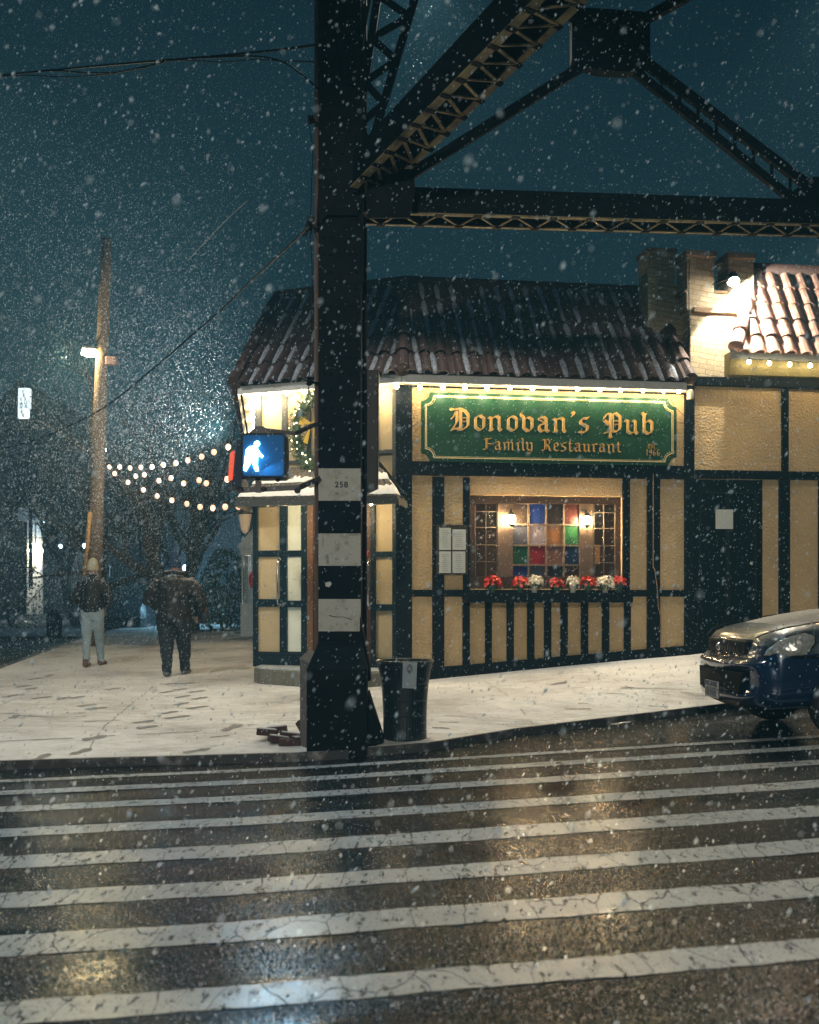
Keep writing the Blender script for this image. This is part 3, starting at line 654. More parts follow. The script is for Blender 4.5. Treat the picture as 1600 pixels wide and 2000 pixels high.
snow_sheet(cs, l0 + up, r0 + up, r1 + up, l1 + up, 60, 5, .035, ragged=.25)
l0 = CLp.lerp(TW0, .44); r0 = CRp.lerp(TW1, .44); l1 = CLp.lerp(TW0, .70); r1 = CRp.lerp(TW1, .70)
snow_sheet(cs, l0 + up, r0 + up, r1 + up, l1 + up, 60, 5, .035, ragged=.6)
snow_sheet(cs, CRp.lerp(TW1, .03) + up, CB1.lerp(TW1, .03) + up, CB1.lerp(TW1, .5) + up, CRp.lerp(TW1, .5) + up, 10, 5, .03)
cs.build('canopy_snow', SNOW, can, smooth=True, fix=False)

# ------------------------------------------------------------------ sign board with blackletter lettering
sign = thing('pub_sign', 'long green wooden pub sign with gold blackletter name and scooped corners', 'sign', M.px(1070, 835, .05))
so_ = .09
sx0, sx1 = M.s_of(823, so_), M.s_of(1322, so_); sz0 = M.z_of(1072, 905, so_); sz1 = M.z_of(1072, 772, so_)
def notched(s0, s1, z0, z1, r):
    P = []
    for (cx_, cz_, a0, sgn) in ((s0, z0, 0, 1), (s0, z1, 270, 1), (s1, z1, 180, 1), (s1, z0, 90, 1)):
        arc = [(cx_ + r * math.cos(math.radians(a0 + t_)), cz_ + r * math.sin(math.radians(a0 + t_))) for t_ in range(0, 91, 15)]
        P += arc if sgn > 0 else arc[::-1]
    return P
def ordered(s0, s1, z0, z1, r):
    P = []
    for cx_, cz_, a0, a1 in ((s0, z0, 0, 90), (s0, z1, -90, 0), (s1, z1, 180, 270), (s1, z0, 90, 180)):
        k = range(0, 7)
        arc = [(cx_ + r * math.cos(math.radians(a0 + (a1 - a0) * i / 6)), cz_ + r * math.sin(math.radians(a0 + (a1 - a0) * i / 6))) for i in k]
        P += arc
    return P
# build the outline going bottom-left, top-left, top-right, bottom-right
PL = ordered(sx0, sx1, sz0, sz1, .12)
mb = MB(); mb.prism([M.p(a, z, .055) for a, z in PL], M.n * .035); board_o = mb.build('sign_board', GREEN, sign, bevel=.005)
mb = MB(); PL2 = ordered(sx0 + .055, sx1 - .055, sz0 + .05, sz1 - .05, .12)
for lw_, inset in ((.011, 0), (.004, .018)):
    P3 = ordered(sx0 + .055 + inset, sx1 - .055 - inset, sz0 + .05 + inset, sz1 - .05 - inset, .12)
    for i in range(len(P3)):
        a = P3[i]; c = P3[(i + 1) % len(P3)]
        if math.hypot(a[0] - c[0], a[1] - c[1]) > 1e-4: mb.beam(M.p(a[0], a[1], .0925), M.p(c[0], c[1], .0925), .006 if inset else .006, lw_)
mb.build('gold_border', GOLDLT, sign)
G = {
 'D': (1.12, [[(.0, 1.42), (.12, 1.32), (.5, 1.42), (.78, 1.28), (.95, 1.0), (.95, .28), (.62, .0), (.30, .1), (.02, -.05)], [(.32, 1.25), (.22, .95), (.05, .72)], [(.36, 1.2), (.36, .55), (.22, .22), (.1, .05)]], [[(.52, 1.32), (.52, .12)], [(.60, 1.3), (.60, .1)], [(.56, .80), (.9, .82)], [(.56, .56), (.9, .58)]]),
 'o': (.76, [[(.13, .82), (.13, .2), (.36, .0)], [(.13, .82), (.34, 1.0), (.58, .8), (.58, .2), (.36, 0)]], []),
 'n': (.86, [[(.0, .88), (.14, .82), (.14, .14), (.22, .02)], [(.14, .78), (.42, .98), (.58, .84), (.58, .14), (.68, .0)], [(.04, .06), (.16, .0)]], []),
 'v': (.80, [[(.02, 1.28), (.0, 1.1), (.15, .88), (.15, .2), (.38, .0), (.60, .2), (.60, .78), (.40, .96), (.2, .82)]], []),
 'a': (.80, [[(.06, .86), (.34, 1.0), (.50, .84), (.50, .12), (.64, .0)], [(.48, .6), (.12, .42), (.12, .16), (.26, .0), (.48, .2)]], [[(.08, .84), (.48, .55)]]),
 "'": (.42, [[(.12, 1.38), (.24, 1.26), (.08, 1.08)]], []),
 's': (.70, [[(.58, 1.1), (.50, .94), (.30, .98), (.12, .80), (.14, .62), (.50, .40), (.50, .18), (.28, .0), (.02, .06)]], []),
 'P': (1.08, [[(-.02, .98), (.14, 1.3), (.34, 1.3), (.34, -.30)], [(.34, 1.12), (.60, 1.38), (.88, 1.12), (.88, .34), (.66, .10), (.36, .16), (.0, -.02)], [(.0, .86), (.14, .74), (.28, .55)], [(.26, -.3), (.44, -.28)]], [[(.50, 1.3), (.50, .12)], [(.50, .84), (.86, .86)], [(.50, .60), (.86, .62)]]),
 'u': (.84, [[(.0, .90), (.14, .82), (.14, .16), (.30, .0), (.52, .16)], [(.42, .90), (.56, .82), (.56, .14), (.68, .0)]], []),
 'b': (.78, [[(.0, 1.42), (.14, 1.3), (.14, .18), (.36, .0), (.58, .2), (.58, .76), (.42, .94), (.16, .74)], [(.28, 1.4), (.16, 1.24)]], []),
 'F': (.98, [[(.06, 1.12), (.22, 1.32), (.50, 1.24), (.80, 1.36)], [(.28, 1.24), (.28, .2), (.14, .0), (-.02, .08)], [(.28, .68), (.48, .74), (.74, .68), (.70, .56)]], [[(.42, 1.26), (.42, .12)]]),
 'm': (1.22, [[(.0, .88), (.14, .82), (.14, .0)], [(.14, .78), (.38, .98), (.52, .84), (.52, .0)], [(.52, .78), (.76, .98), (.90, .84), (.90, .12), (1.0, .0)]], []),
 'i': (.42, [[(.0, .88), (.14, .82), (.14, .14), (.26, .0)]], [[(.10, 1.15), (.24, 1.34)]]),
 'l': (.42, [[(.02, 1.42), (.14, 1.3), (.14, .14), (.28, .0)]], []),
 'y': (.80, [[(.02, 1.0), (.14, .84), (.14, .2), (.34, .02), (.54, .2)], [(.40, .95), (.56, .84), (.56, .0), (.34, -.34), (.12, -.26)]], []),
 'R': (1.04, [[(.0, 1.2), (.2, 1.36), (.32, 1.24), (.32, .24), (.14, .02), (.0, .1)], [(.32, 1.24), (.6, 1.38), (.80, 1.16), (.76, .86), (.5, .7), (.72, .48), (.78, .14), (.92, .0)]], [[(.48, 1.24), (.48, .2)]]),
 'e': (.68, [[(.13, .82), (.13, .2), (.34, .0), (.54, .16)], [(.13, .82), (.34, 1.0), (.50, .80), (.46, .62), (.16, .46)]], []),
 't': (.56, [[(.16, 1.22), (.16, .16), (.30, .0), (.44, .1)], [(.0, .90), (.40, .92)]], []),
 'r': (.60, [[(.0, .88), (.14, .82), (.14, .14), (.26, .0)], [(.16, .76), (.36, .98), (.50, .86)]], []),
 '.': (.34, [[(.06, .10), (.14, .02)]], []),
 '1': (.50, [[(.04, 1.1), (.2, 1.3), (.2, .0)]], []),
 '9': (.76, [[(.56, .8), (.34, .56), (.12, .8), (.14, 1.1), (.36, 1.3), (.56, 1.1), (.56, .36), (.36, .02), (.1, .1)]], []),
 '6': (.76, [[(.52, 1.22), (.34, 1.3), (.13, 1.0), (.13, .24), (.34, .0), (.56, .24), (.54, .52), (.34, .70), (.16, .5)]], []),
 ' ': (.62, [], [])}
def letters(mb, text, s0, s1, zbase_px, xh, plane, off, hl=None):
    tot = sum(G[c][0] for c in text); sc = (s1 - s0) / tot / 1.0; x = s0; nib = .076; ang = math.radians(38); k = 0
    zb = zbase_px
    for ch in text:
        adv, st_, hair = G[ch]
        for lst, nb, hw in ((st_, nib, 1), (hair, .018, 0)):
            for pl in lst:
                for a, c in zip(pl, pl[1:]):
                    k += 1
                    if hw:
                        nx, nz = nb * math.cos(ang), nb * math.sin(ang)
                    else:
                        d = math.atan2(c[1] - a[1], c[0] - a[0]) + math.pi / 2; nx, nz = nb * math.cos(d), nb * math.sin(d)
                    q = [(a[0] - nx, a[1] - nz), (a[0] + nx, a[1] + nz), (c[0] + nx, c[1] + nz), (c[0] - nx, c[1] - nz)]
                    # slight minimum thickness where the stroke runs along the nib
                    area = abs((q[1][0] - q[0][0]) * (q[2][1] - q[1][1]) - (q[2][0] - q[1][0]) * (q[1][1] - q[0][1]))
                    ln = math.hypot(c[0] - a[0], c[1] - a[1])
                    if hw and area / max(ln, .01) < .05:
                        d = math.atan2(c[1] - a[1], c[0] - a[0]) + math.pi / 2; nx, nz = .032 * math.cos(d), .032 * math.sin(d)
                        q = [(a[0] - nx, a[1] - nz), (a[0] + nx, a[1] + nz), (c[0] + nx, c[1] + nz), (c[0] - nx, c[1] - nz)]
                    o_ = off + .0004 * (k % 9)
                    mb.prism([plane.p(x + u_ * sc * .92, zb + v_ * xh, o_) for u_, v_ in q], plane.n * .012)
        x += adv * sc
mb = MB(); letters(mb, "Donovan's Pub", M.s_of(880, so_), M.s_of(1283, so_), M.z_of(1075, 843, so_), .205, M, .091); mb.build('name_lettering', GOLD, sign)
mb2 = MB(); letters(mb2, "Donovan's Pub", M.s_of(880, so_) - .008, M.s_of(1283, so_) - .008, M.z_of(1075, 843, so_) - .010, .205, M, .0855); mb2.build('lettering_edge', GOLDLT, sign)
mb = MB(); letters(mb, "Family Restaurant", M.s_of(944, so_), M.s_of(1216, so_), M.z_of(1078, 881, so_), .118, M, .091); mb.build('subtitle_lettering', GOLD, sign)
mb = MB(); letters(mb, "est.", M.s_of(1265, so_), M.s_of(1283, so_), M.z_of(1272, 876, so_), .06, M, .091); letters(mb, "1966", M.s_of(1262, so_), M.s_of(1290, so_), M.z_of(1272, 890, so_), .066, M, .091); mb.build('date_lettering', GOLD, sign)

# ------------------------------------------------------------------ string lights
def string_lights(name, label, pts, r, m, group=None, light=None, sag=.03, cap=.5, cablem=None, power=0, lcol=(1, .78, .45), every=1, off=Vector((0, -.06, -.03))):
    th = thing(name, label, 'string lights', pts[0], 0, group)
    mb = MB(); line = []
    for a, c in zip(pts, pts[1:]):
        for i in range(5): line.append(Vector(a).lerp(Vector(c), i / 5) + Vector((0, 0, r * 1.9 - sag * math.sin(math.pi * i / 5))))
    line.append(Vector(pts[-1]) + Vector((0, 0, r * 1.9)))
    mb.tube(line, .0045, 5); mb.build('cable', BLACK, th)
    for i, p in enumerate(pts):
        mb = MB(); mb.ball(p, r, 10, (1, 1, 1.15)); bo = mb.build('bulb', m, th, smooth=True)
        mb = MB(); mb.lathe(Vector(p) + Vector((0, 0, r * 1.05)), [(r * .45, 0), (r * .45, r * .9)], 8); mb.build('socket', BLACK, bo)
        if power and i % every == 0: lamp('bulb_light', 'POINT', Vector(p) + off, power, lcol, .03)
    return th
yoff = .33
eave_px = [(775, 755), (820, 757), (865, 757), (908, 758), (951, 758), (996, 758), (1040, 759), (1084, 760), (1128, 760), (1172, 761), (1212, 762), (1256, 762), (1296, 763), (1326, 764)]
string_lights('string_lights', 'row of warm bulbs along the eave above the green sign', [M.px(x, y, .24) for x, y in eave_px], .030, E_BULB, None, sag=.02, power=8, off=Vector((0, .0, -.055)))
ch_px = [(482, 772), (505, 772), (527, 771), (560, 768), (594, 766), (628, 764), (662, 762), (696, 760), (735, 757)]
string_lights('string_lights', 'row of warm bulbs under the eave over the corner entrance', [N.px(x, y, .20) for x, y in ch_px], .030, E_BULB, None, sag=.02, power=8, off=Vector((0, .0, -.055)))
sp_ = [EL + Vector((.20, .15, -.14)) + Ldir * (.0 + i * .55) + Vector((-.01, 0, 0)) for i in range(14)]
string_lights('string_lights', 'row of bulbs under the side eave running back from the left corner', sp_, .030, E_BULB, None, sag=.02, power=9, every=2, off=Vector((-.05, 0, -.05)))
lamp('side_wall_light', 'SPOT', (-3.3, 18.2, 4.3), 1500, (1.0, .94, .80), .12, (-5.2, 18.6, 5.6), 150, .6)
string_lights('string_lights', 'row of bulbs under the eave of the red tiled bay at the right edge', [M.px(1463 + i * 39.7, 707 + i * 2.3, .31) for i in range(9)], .030, E_BULB, None, sag=.02, power=2.2, off=Vector((0, -.03, -.055)))
cpx = [(521, 983), (554, 982), (587, 981), (622, 981), (656, 982), (690, 983), (725, 984)]
CY = lambda x: CLp.y + (CRp.y - CLp.y) * (x - 462) / (775 - 462) + .05
string_lights('string_lights', 'row of bulbs hanging from the snowy canopy edge over the door', [at(x, y, CY(x)) for x, y in cpx], .022, E_BULB, None, sag=.03, power=7.0, off=Vector((0, .10, -.055)))
# festoon across the side street
up_ = [(446, 873), (418, 883), (394, 892), (367, 899), (343, 905), (319, 908), (297, 912), (275, 913), (254, 914), (234, 912), (224, 925), (214, 912)]
mi_ = [(444, 936), (403, 944), (389, 938), (359, 944), (334, 934), (310, 939), (282, 927), (265, 930)]
lo_ = [(486, 986), (466, 989), (440, 990), (416, 992), (391, 990), (365, 984), (336, 977), (307, 969), (280, 957), (250, 942), (224, 925)]
fy = lambda x: 15.0 + (486 - x) / 272 * 6.3
fd = 'orange festoon bulbs strung from the pub corner to the leaning pole'
for l, lab in ((up_, 'uppermost strand of orange festoon bulbs between pub corner and wooden pole'), (mi_, 'middle strand of orange festoon bulbs sagging between the other two strands'), (lo_, 'lowest strand of orange festoon bulbs starting at the entrance canopy')):
    string_lights('festoon_lights', lab, [at(x, y, fy(x)) for x, y in l], .045, E_FEST, 'festoon strands over the side street', sag=.02, power=1.6, every=3, lcol=(1, .5, .28), off=Vector((0, -.08, -.06)))

# ------------------------------------------------------------------ wing to the right with parapet
wing = thing('pub_annex', 'taller half-timbered wing beside the pub with painted brick parapet and red tiles', 'building', (5, 15, 0))
W1 = M.s_of(1357); W2 = 12.5
mb = MB(); M.box(mb, SR + .02, W2, -.3, M.z_of(1480, 750), -.3, 0); mb.build('stucco_wall', PLASTER, wing)
mb = MB(); zbelt0, zbelt1 = M.z_of(1478, 757), M.z_of(1478, 740)
M.box(mb, SR + .12, W2, zbelt0, zbelt1, .001, .06)
M.box(mb, W1, W2, M.z_of(1478, 936), M.z_of(1478, 920), .001, .045)
for a, c, y0, y1 in ((1528, 1541, 757, 920),): M.rect(mb, a, y0 + 1, c, y1 - 1, .001, .04)
for a, c in ((1357, 1362), (1485, 1487), (1520, 1541), (1597, 1620), (1680, 1700)):
    M.box(mb, M.s_of(a), M.s_of(c), 0, M.z_of(1478, 937), .001, .04)
M.rect(mb, 1620, 757, 1634, 919, .001, .04); M.rect(mb, 1745, 757, 1760, 919, .001, .04)
M.box(mb, M.s_of(1487), W2, 0, zg(M, M.s_of(1550)) + .16, .002, .05)
mb.build('beams', TIMBER, wing, bevel=.004)
mb = MB(); M.rect(mb, 1357, 937, 1486, 1290, .002, .03); sdoor = mb.build('side_door', mat('door_blue_black', (.0012, .0045, .008), .5, spec=.08, noise=(6, .6, (.006, .010, .014))), wing)
mb = MB(); 
M.rect(mb, 1366, 960, 1420, 964, .031, .045); M.rect(mb, 1424, 960, 1478, 964, .031, .045); M.rect(mb, 1366, 964, 1369, 1190, .031, .045); M.rect(mb, 1418, 964, 1426, 1190, .031, .045); M.rect(mb, 1474, 964, 1478, 1190, .031, .045)
mb.build('door_moulding', BLACK, sdoor)
mb = MB(); q = M.px(1468, 1100, .07); mb.ball(q, .03, 8); mb.build('handle', METAL, sdoor, smooth=True)
nb = MB(); M.rect(nb, 1398, 995, 1432, 1033, .05, .054); tagp(nb.build('door_notice', PAPER), 'pale sheet of paper taped to the dark side door', 'notice')
# corbelled eave box and tiled bay
mb = MB(); zb_ = zbelt1 + .003; zt_ = M.z_of(1520, 690, .2)
sA = M.s_of(1427, .2)
rings = []
for o_, z in ((.05, zb_), (.13, zb_ + .02), (.18, zb_ + .12), (.20, zb_ + .25), (.20, zt_)): rings.append((o_, z))
for (o_, z), (o2, z2) in zip(rings, rings[1:]):
    mb.add([M.p(sA + (.5 - o_) * .0, z, o_), M.p(W2, z, o_), M.p(W2, z2, o2), M.p(sA, z2, o2)], [(0, 1, 2, 3)])
ends = [M.p(sA, z, o_) for o_, z in rings] + [M.p(sA, zt_, 0)] + [M.p(sA, zb_, 0)]
mb.add(ends, [tuple(range(len(ends)))])
mb.build('corbel', mat('olive_plaster', (.20, .17, .07), .7, bump=(40, .6, .01)), wing, fix=False)
mb = MB(); board(mb, M.p(sA - .02, 0, .235), M.p(W2, 0, .235), zt_ - .11, zt_ + .02, .02); mb.build('fascia', mat('grey_fascia', (.20, .22, .24), .5), wing)
R0 = M.p(M.s_of(1436, .28), M.z_of(1436, 686, .28), .28); R1 = M.p(W2, R0.z, .28)
RT0 = M.p(M.s_of(1478, -.35), M.z_of(1478, 533, -.35), -.35); RT1 = M.p(W2, RT0.z, -.35)
rr_ = MB(); sn2 = MB()
tile_face(rr_, sn2, R0, R1, RT0, RT1, 5, .232, .088, -1, .0)
rw = rr_.build('tiled_roof', TILE_RED, wing, fix=False)
h2 = MB(); hip(h2, R0 + Vector((.0, -.02, .05)), RT0 + Vector((0, 0, .02)), .10, 5); h2.build('hip_tiles', TILE_RED, rw, smooth=True)
h2 = MB(); h2.tube([RT0 + Vector((-.1, 0, .05)), RT1 + Vector((0, 0, .05))], .10, 10); h2.build('ridge_tiles', TILE, rw, smooth=True)
mb = MB(); M.box(mb, M.s_of(1475, -.35), W2, 4.5, RT0.z - .02, -3.5, -.40); mb.build('attic_block', PLASTER, wing)
# parapet
pw = MB(); PO = -.02
px0, px1 = M.s_of(1266, -.35), M.s_of(1478, PO)
pz = M.z_of(1340, 556, PO)
pA, pB, pC, pD = M.s_of(1345, PO), M.s_of(1397, PO), M.s_of(1425, PO), M.s_of(1474, PO)
M.box(pw, M.s_of(1349, PO), pD, zbelt1 + .002, pz - .35, PO - .25, PO)
M.box(pw, M.s_of(1343, PO), pD + .15, pz - .348, pz - .1, PO - .27, PO - .03)
M.box(pw, px0, M.s_of(1343, -.35) + .05, 4.0, M.z_of(1300, 556, -.35), -.75, -.35)
M.box(pw, px0, M.s_of(1318, -.35), M.z_of(1300, 556, -.35) + .002, M.z_of(1290, 492, -.35), -.75, -.35)
M.box(pw, pA - .01, pB, pz - .098, M.z_of(1370, 500, PO), PO - .4, PO - .03)
M.box(pw, pC, pD, pz - .098, M.z_of(1450, 504, PO), PO - .4, PO - .03)
pwo = pw.build('parapet_wall', PBRICK, wing)
COPM = mat('coping_stone', (.25, .17, .10), .8, bump=(40, .5, .01), noise=(12, .6, (.12, .08, .05)))
for A_ in ((px0 - .03, M.s_of(1318, -.35) + .03, M.z_of(1290, 492, -.35) + .002, M.z_of(1290, 485, -.35), -.78, -.32),
          (pA - .04, pB + .03, M.z_of(1370, 500, PO) + .002, M.z_of(1370, 489, PO), PO - .43, PO),
          (pC - .03, pD + .03, M.z_of(1450, 504, PO) + .002, M.z_of(1450, 493, PO), PO - .43, PO),
          (M.s_of(1318, -.35), pA + .02, pz - .098, pz - .06, PO - .42, PO - .01),
          (pB, pC, pz - .098, pz - .06, PO - .42, PO - .01),
          (M.s_of(1352, PO), M.s_of(1438, PO), M.z_of(1395, 612, PO), M.z_of(1395, 603, PO), PO, PO + .05)):
    cp = MB(); M.box(cp, *A_); cp.build('coping', COPM, pwo, bevel=.004)
# floodlight on the parapet
fl = thing('floodlight', 'bright floodlight on a bracket shining down the painted brick parapet', 'floodlight', M.px(1430, 545, .3))
q = M.px(1432, 545, .30); mb = MB(); mb.lathe(q, [(.035, .10), (.06, .06), (.085, -.02), (.09, -.05), (.082, -.052)], 14); mb.build('housing', BLACK, fl, smooth=True)
mb = MB(); mb.ball(q + Vector((0, -.02, -.04)), .08, 12, (1, 1, .8)); mb.build('lens', E_SPOT, fl, smooth=True)
mb = MB(); mb.tube([q + Vector((0, 0, .08)), q + Vector((-.02, .12, .05)), M.px(1392, 556, PO)], .012, 6); mb.build('bracket', BLACK, fl)
lamp('floodlight_beam', 'SPOT', q + Vector((.0, -.02, -.14)), 300, (1, .90, .70), .03, q + Vector((.60, .08, -.80)), 164, .04)
# vertical cable, junction box
mb = MB(); mb.tube([M.px(1346, 505, .03), M.px(1346, 640, .04), M.px(1346, 738, .09)], .008, 6); tagp(mb.build('wall_cable', BLACK), 'thin dark cable running straight down the painted brick parapet', 'cable')
jb = thing('junction_box', 'small round-topped metal box with loose wires beside the sign', 'junction box', M.px(1348, 770, .1))
mb = MB(); q = M.px(1348, 771, .12); mb.lathe(q, [(.045, -.07), (.05, -.06), (.05, .04), (.035, .07), (.01, .08)], 12); mb.build('housing', mat('grey_box', (.28, .26, .22), .5), jb, smooth=True)
mb = MB(); mb.tube([q + Vector((0, 0, -.07)), M.px(1343, 790, .12), M.px(1350, 808, .12), M.px(1340, 815, .1), M.px(1318, 795, .12), M.px(1308, 775, .12)], .004, 5); mb.build('loose_wire', BLACK, jb)
mb = MB(); mb.tube([M.px(1276, 925, .055), M.px(1276, 1108, .055), M.px(1279, 1112, .08), M.px(1284, 1150, .09), M.px(1286, 1185, .08), M.px(1291, 1205, .06), M.px(1291, 1262, .06), M.px(1303, 1272, .08)], .006, 6)
tagp(mb.build('hanging_cord', mat('cord_brown', (.22, .15, .09), .6)), 'brown cord hanging down the beam right of the window', 'cord')

# ------------------------------------------------------------------ things on the front
def lantern(px, py, label):
    q = M.px(px, py, .0); th = thing('wall_lantern', label, 'lantern', q, 0, 'lanterns beside the stained glass')
    mb = MB(); mb.lathe(q, [(.012, .085), (.03, .07), (.062, .045), (.064, .035)], 6); mb.lathe(q, [(.045, -.075), (.05, -.08), (.03, -.1), (.008, -.12)], 6)
    for k in range(6): a = math.pi / 3 * k; mb.beam(q + Vector((.056 * math.cos(a), .056 * math.sin(a), .04)), q + Vector((.045 * math.cos(a), .045 * math.sin(a), -.078)), .006, .006)
    mb.build('lantern_frame', BLACK, th); mb = MB(); mb.ball(q + Vector((0, 0, -.015)), .058, 10, (1, 1, 1.3)); mb.build('lamp', E_LANT, th, smooth=True)
    mb = MB(); mb.tube([q + Vector((0, .0, .08)), q + Vector((0, .05, .12)), q - M.n * .09 + Vector((0, 0, .06))], .01, 6); mb.build('arm', BLACK, th)
    lamp('lantern_light', 'POINT', q + M.n * .085 + Vector((0, 0, .0)), 15.0, (1, .68, .36), .04)
lantern(999, 1012, 'lit carriage lantern to the left of the stained glass panes'); lantern(1147, 1014, 'lit carriage lantern to the right of the stained glass panes')
# flower shelf
mb = MB(); M.rect(mb, 913, 1158, 1237, 1177, .042, .30); sh = mb.build('window_box', TIMBER, bevel=.004); tagp(sh, 'dark wooden window box under the stained glass window', 'window box')
def poinsettia(px, py, r, m, label, wrap=False):
    r *= 1.38
    q = M.px(px, py, .22); th = thing('potted_flower', label, 'flower', q, 0, 'potted flowers in the window box')
    mb = MB(); rnd = random.Random(int(px))
    for k in range(70):
        a = rnd.uniform(0, 2 * math.pi); b_ = rnd.uniform(-.25, 1.3); d = Vector((math.cos(a) * math.cos(b_), math.sin(a) * math.cos(b_), math.sin(b_)))
        c = q + d * r * rnd.uniform(.55, .9); t_ = d.cross(Vector((0, 0, 1))).normalized(); u_ = (d * .35 + Vector((0, 0, -.5)) + t_ * rnd.uniform(-.8, .8)).normalized(); L = r * rnd.uniform(.45, .7); wd = u_.cross(d).normalized() * L * .33
        mb.add([c, c + u_ * L * .45 + wd + d * .01, c + u_ * L, c + u_ * L * .45 - wd + d * .01], [(0, 1, 2, 3)])
    mb.build('blossom', m, th, fix=False)
    mb = MB()
    for k in range(14):
        a = rnd.uniform(0, 2 * math.pi); d = Vector((math.cos(a), math.sin(a), rnd.uniform(-.9, -.1))); c = q + d * r * .5; u_ = (d + Vector((0, 0, -.4))).normalized(); L = r * .6; wd = u_.cross(Vector((0, 0, 1))).normalized() * L * .3
        mb.add([c, c + u_ * L * .5 + wd, c + u_ * L, c + u_ * L * .5 - wd], [(0, 1, 2, 3)])
    mb.build('leaves', LEAFD, th, fix=False)
    mb = MB(); zb = M.z_of(px, 1158, .2); h = q.z - zb - .01
    mb.lathe(Vector((q.x, q.y, zb + .002)), [(.035, 0), (.045, h * .5), (.06 if wrap else .048, h * .95)], 10); mb.build('pot', WRAP if wrap else mat('green_foil', (.02, .07, .05), .35), th)
fl_ = [(962, 1137, .085, RED, 'red poinsettia at the left end of the window box', 0), (1016, 1137, .078, RED, 'red poinsettia left of the first white one', 0), (1044, 1136, .085, WHITEP, 'white poinsettia in pale wrap below the pink-grey pane', 1),
       (1087, 1141, .075, RED, 'low red poinsettia standing alone at the middle of the box', 0), (1119, 1136, .072, WHITEP, 'white poinsettia in a pale paper cone right of the middle', 1), (1148, 1137, .078, RED, 'red poinsettia between two white ones', 0),
       (1182, 1138, .095, WHITEP, 'largest white poinsettia under the right casement', 1), (1209, 1135, .070, RED, 'red poinsettia at the right end of the window box', 0)]
for a in fl_: poinsettia(*a)
# menu case
mc_ = thing('menu_case', 'dark framed menu case with four pale sheets left of the window', 'menu case', M.px(884, 1075, .05))
mb = MB(); M.rect(mb, 853, 1025, 914, 1122, .046, .075); mb.build('case', FRAMEWOOD, mc_)
for i, (a, y0, c, y1) in enumerate(((858, 1031, 881, 1074), (884, 1034, 910, 1074), (858, 1077, 881, 1119), (884, 1077, 909, 1119))):
    mb = MB(); M.rect(mb, a, y0, c, y1, .077, .080); sht = mb.build('menu_sheet', PAPER, mc_); mb = MB(); rnd = random.Random(i)
    for k in range(9):
        yy = y0 + 5 + k * 4; w_ = rnd.uniform(.4, .85) * (c - a - 6) / 2; xm = (a + c) / 2
        if yy < y1 - 4: M.rect(mb, xm - w_, yy, xm + w_, yy + .8, .0805, .0815)
    mb.build('print', mat('grey_print', (.22, .24, .24), .7), sht)
# wreath
wr = thing('wreath', 'big lit evergreen wreath with yellow bow hung over the entrance, half behind the column', 'wreath', N.px(632, 838, .1))
wc = N.px(632, 842, .16); RR = .42; mb = MB(); rnd = random.Random(3)
for k in range(2600):
    a = rnd.uniform(0, 2 * math.pi); b_ = rnd.uniform(0, 2 * math.pi); cdir = N.d * math.cos(a) + Vector((0, 0, 1.22)) * math.sin(a)
    c = wc + cdir * RR; d = cdir.normalized() * math.cos(b_) + N.n * math.sin(b_); c2 = c + d * .12 * rnd.uniform(.35, 1); tdir = (d + cdir.cross(N.n) * rnd.uniform(-1, 1) + Vector((rnd.uniform(-.5, .5), 0, rnd.uniform(-.5, .5)))).normalized()
    wd = tdir.cross(N.n).normalized() * .006; mb.add([c2 - wd, c2 + wd, c2 + tdir * .055], [(0, 1, 2)])
for i in range(24):
    a0, a1 = 2 * math.pi * i / 24, 2 * math.pi * (i + 1) / 24
    mb.beam(wc + (N.d * math.cos(a0) + Vector((0, 0, 1.22)) * math.sin(a0)) * RR, wc + (N.d * math.cos(a1) + Vector((0, 0, 1.22)) * math.sin(a1)) * RR, .09, .09)
mb.build('foliage', LEAFG, wr, fix=False)
for k in range(60):
    a = 2 * math.pi * k / 60 + rnd.uniform(-.05, .05); c = wc + (N.d * math.cos(a) + Vector((0, 0, 1.22)) * math.sin(a)) * (RR + rnd.uniform(-.07, .08)) + N.n * rnd.uniform(.05, .10)
    mb = MB(); mb.ball(c, .009, 6); mb.build('light', E_MINI, wr)
for a in range(0, 360, 60):
    c = wc + (N.d * math.cos(math.radians(a)) + Vector((0, 0, 1.22)) * math.sin(math.radians(a))) * RR; lamp('wreath_light', 'POINT', c + N.n * .18, .7, (1, .86, .6), .05)
mb = MB(); b_ = wc + N.d * (-.16) + Vector((0, 0, .12)) + N.n * .05
for s_ in (-1, 1): mb.add([b_, b_ + N.d * .16 * s_ + Vector((0, 0, .10)), b_ + N.d * .2 * s_ + Vector((0, 0, -.02)), b_ + N.d * .03 * s_ + Vector((0, 0, -.02))], [(0, 1, 2, 3)]); mb.add([b_ + N.n * .004, b_ + N.d * .06 * s_ + Vector((0, 0, -.30)), b_ + N.d * .13 * s_ + Vector((0, 0, -.26))], [(0, 1, 2)])
mb.build('bow', YELLOW, wr, fix=False)
# lantern on the left corner
q = N.p(-.02, 0, .10); q.z = N.z_of(498, 1020, .1); q = q + Vector((-.07, 0, 0)); ll = thing('corner_lantern', 'unlit tapered wall lamp on the far left corner below the canopy', 'wall lamp', q)
mb = MB(); mb.lathe(q, [(.10, .13), (.10, .115), (.055, -.12), (.02, -.16)], 8); mb.build('shade', mat('frosted_shade', (.42, .34, .26), .4), ll)
mb = MB(); mb.lathe(q, [(.12, .115), (.125, .13), (.07, .17), (.02, .2)], 8); mb.build('cap', BLACK, ll)
mb = MB(); mb.beam(q + Vector((0, 0, -.05)), q + Vector((.09, .02, -.05)), .03, .06); mb.build('bracket', BLACK, ll)

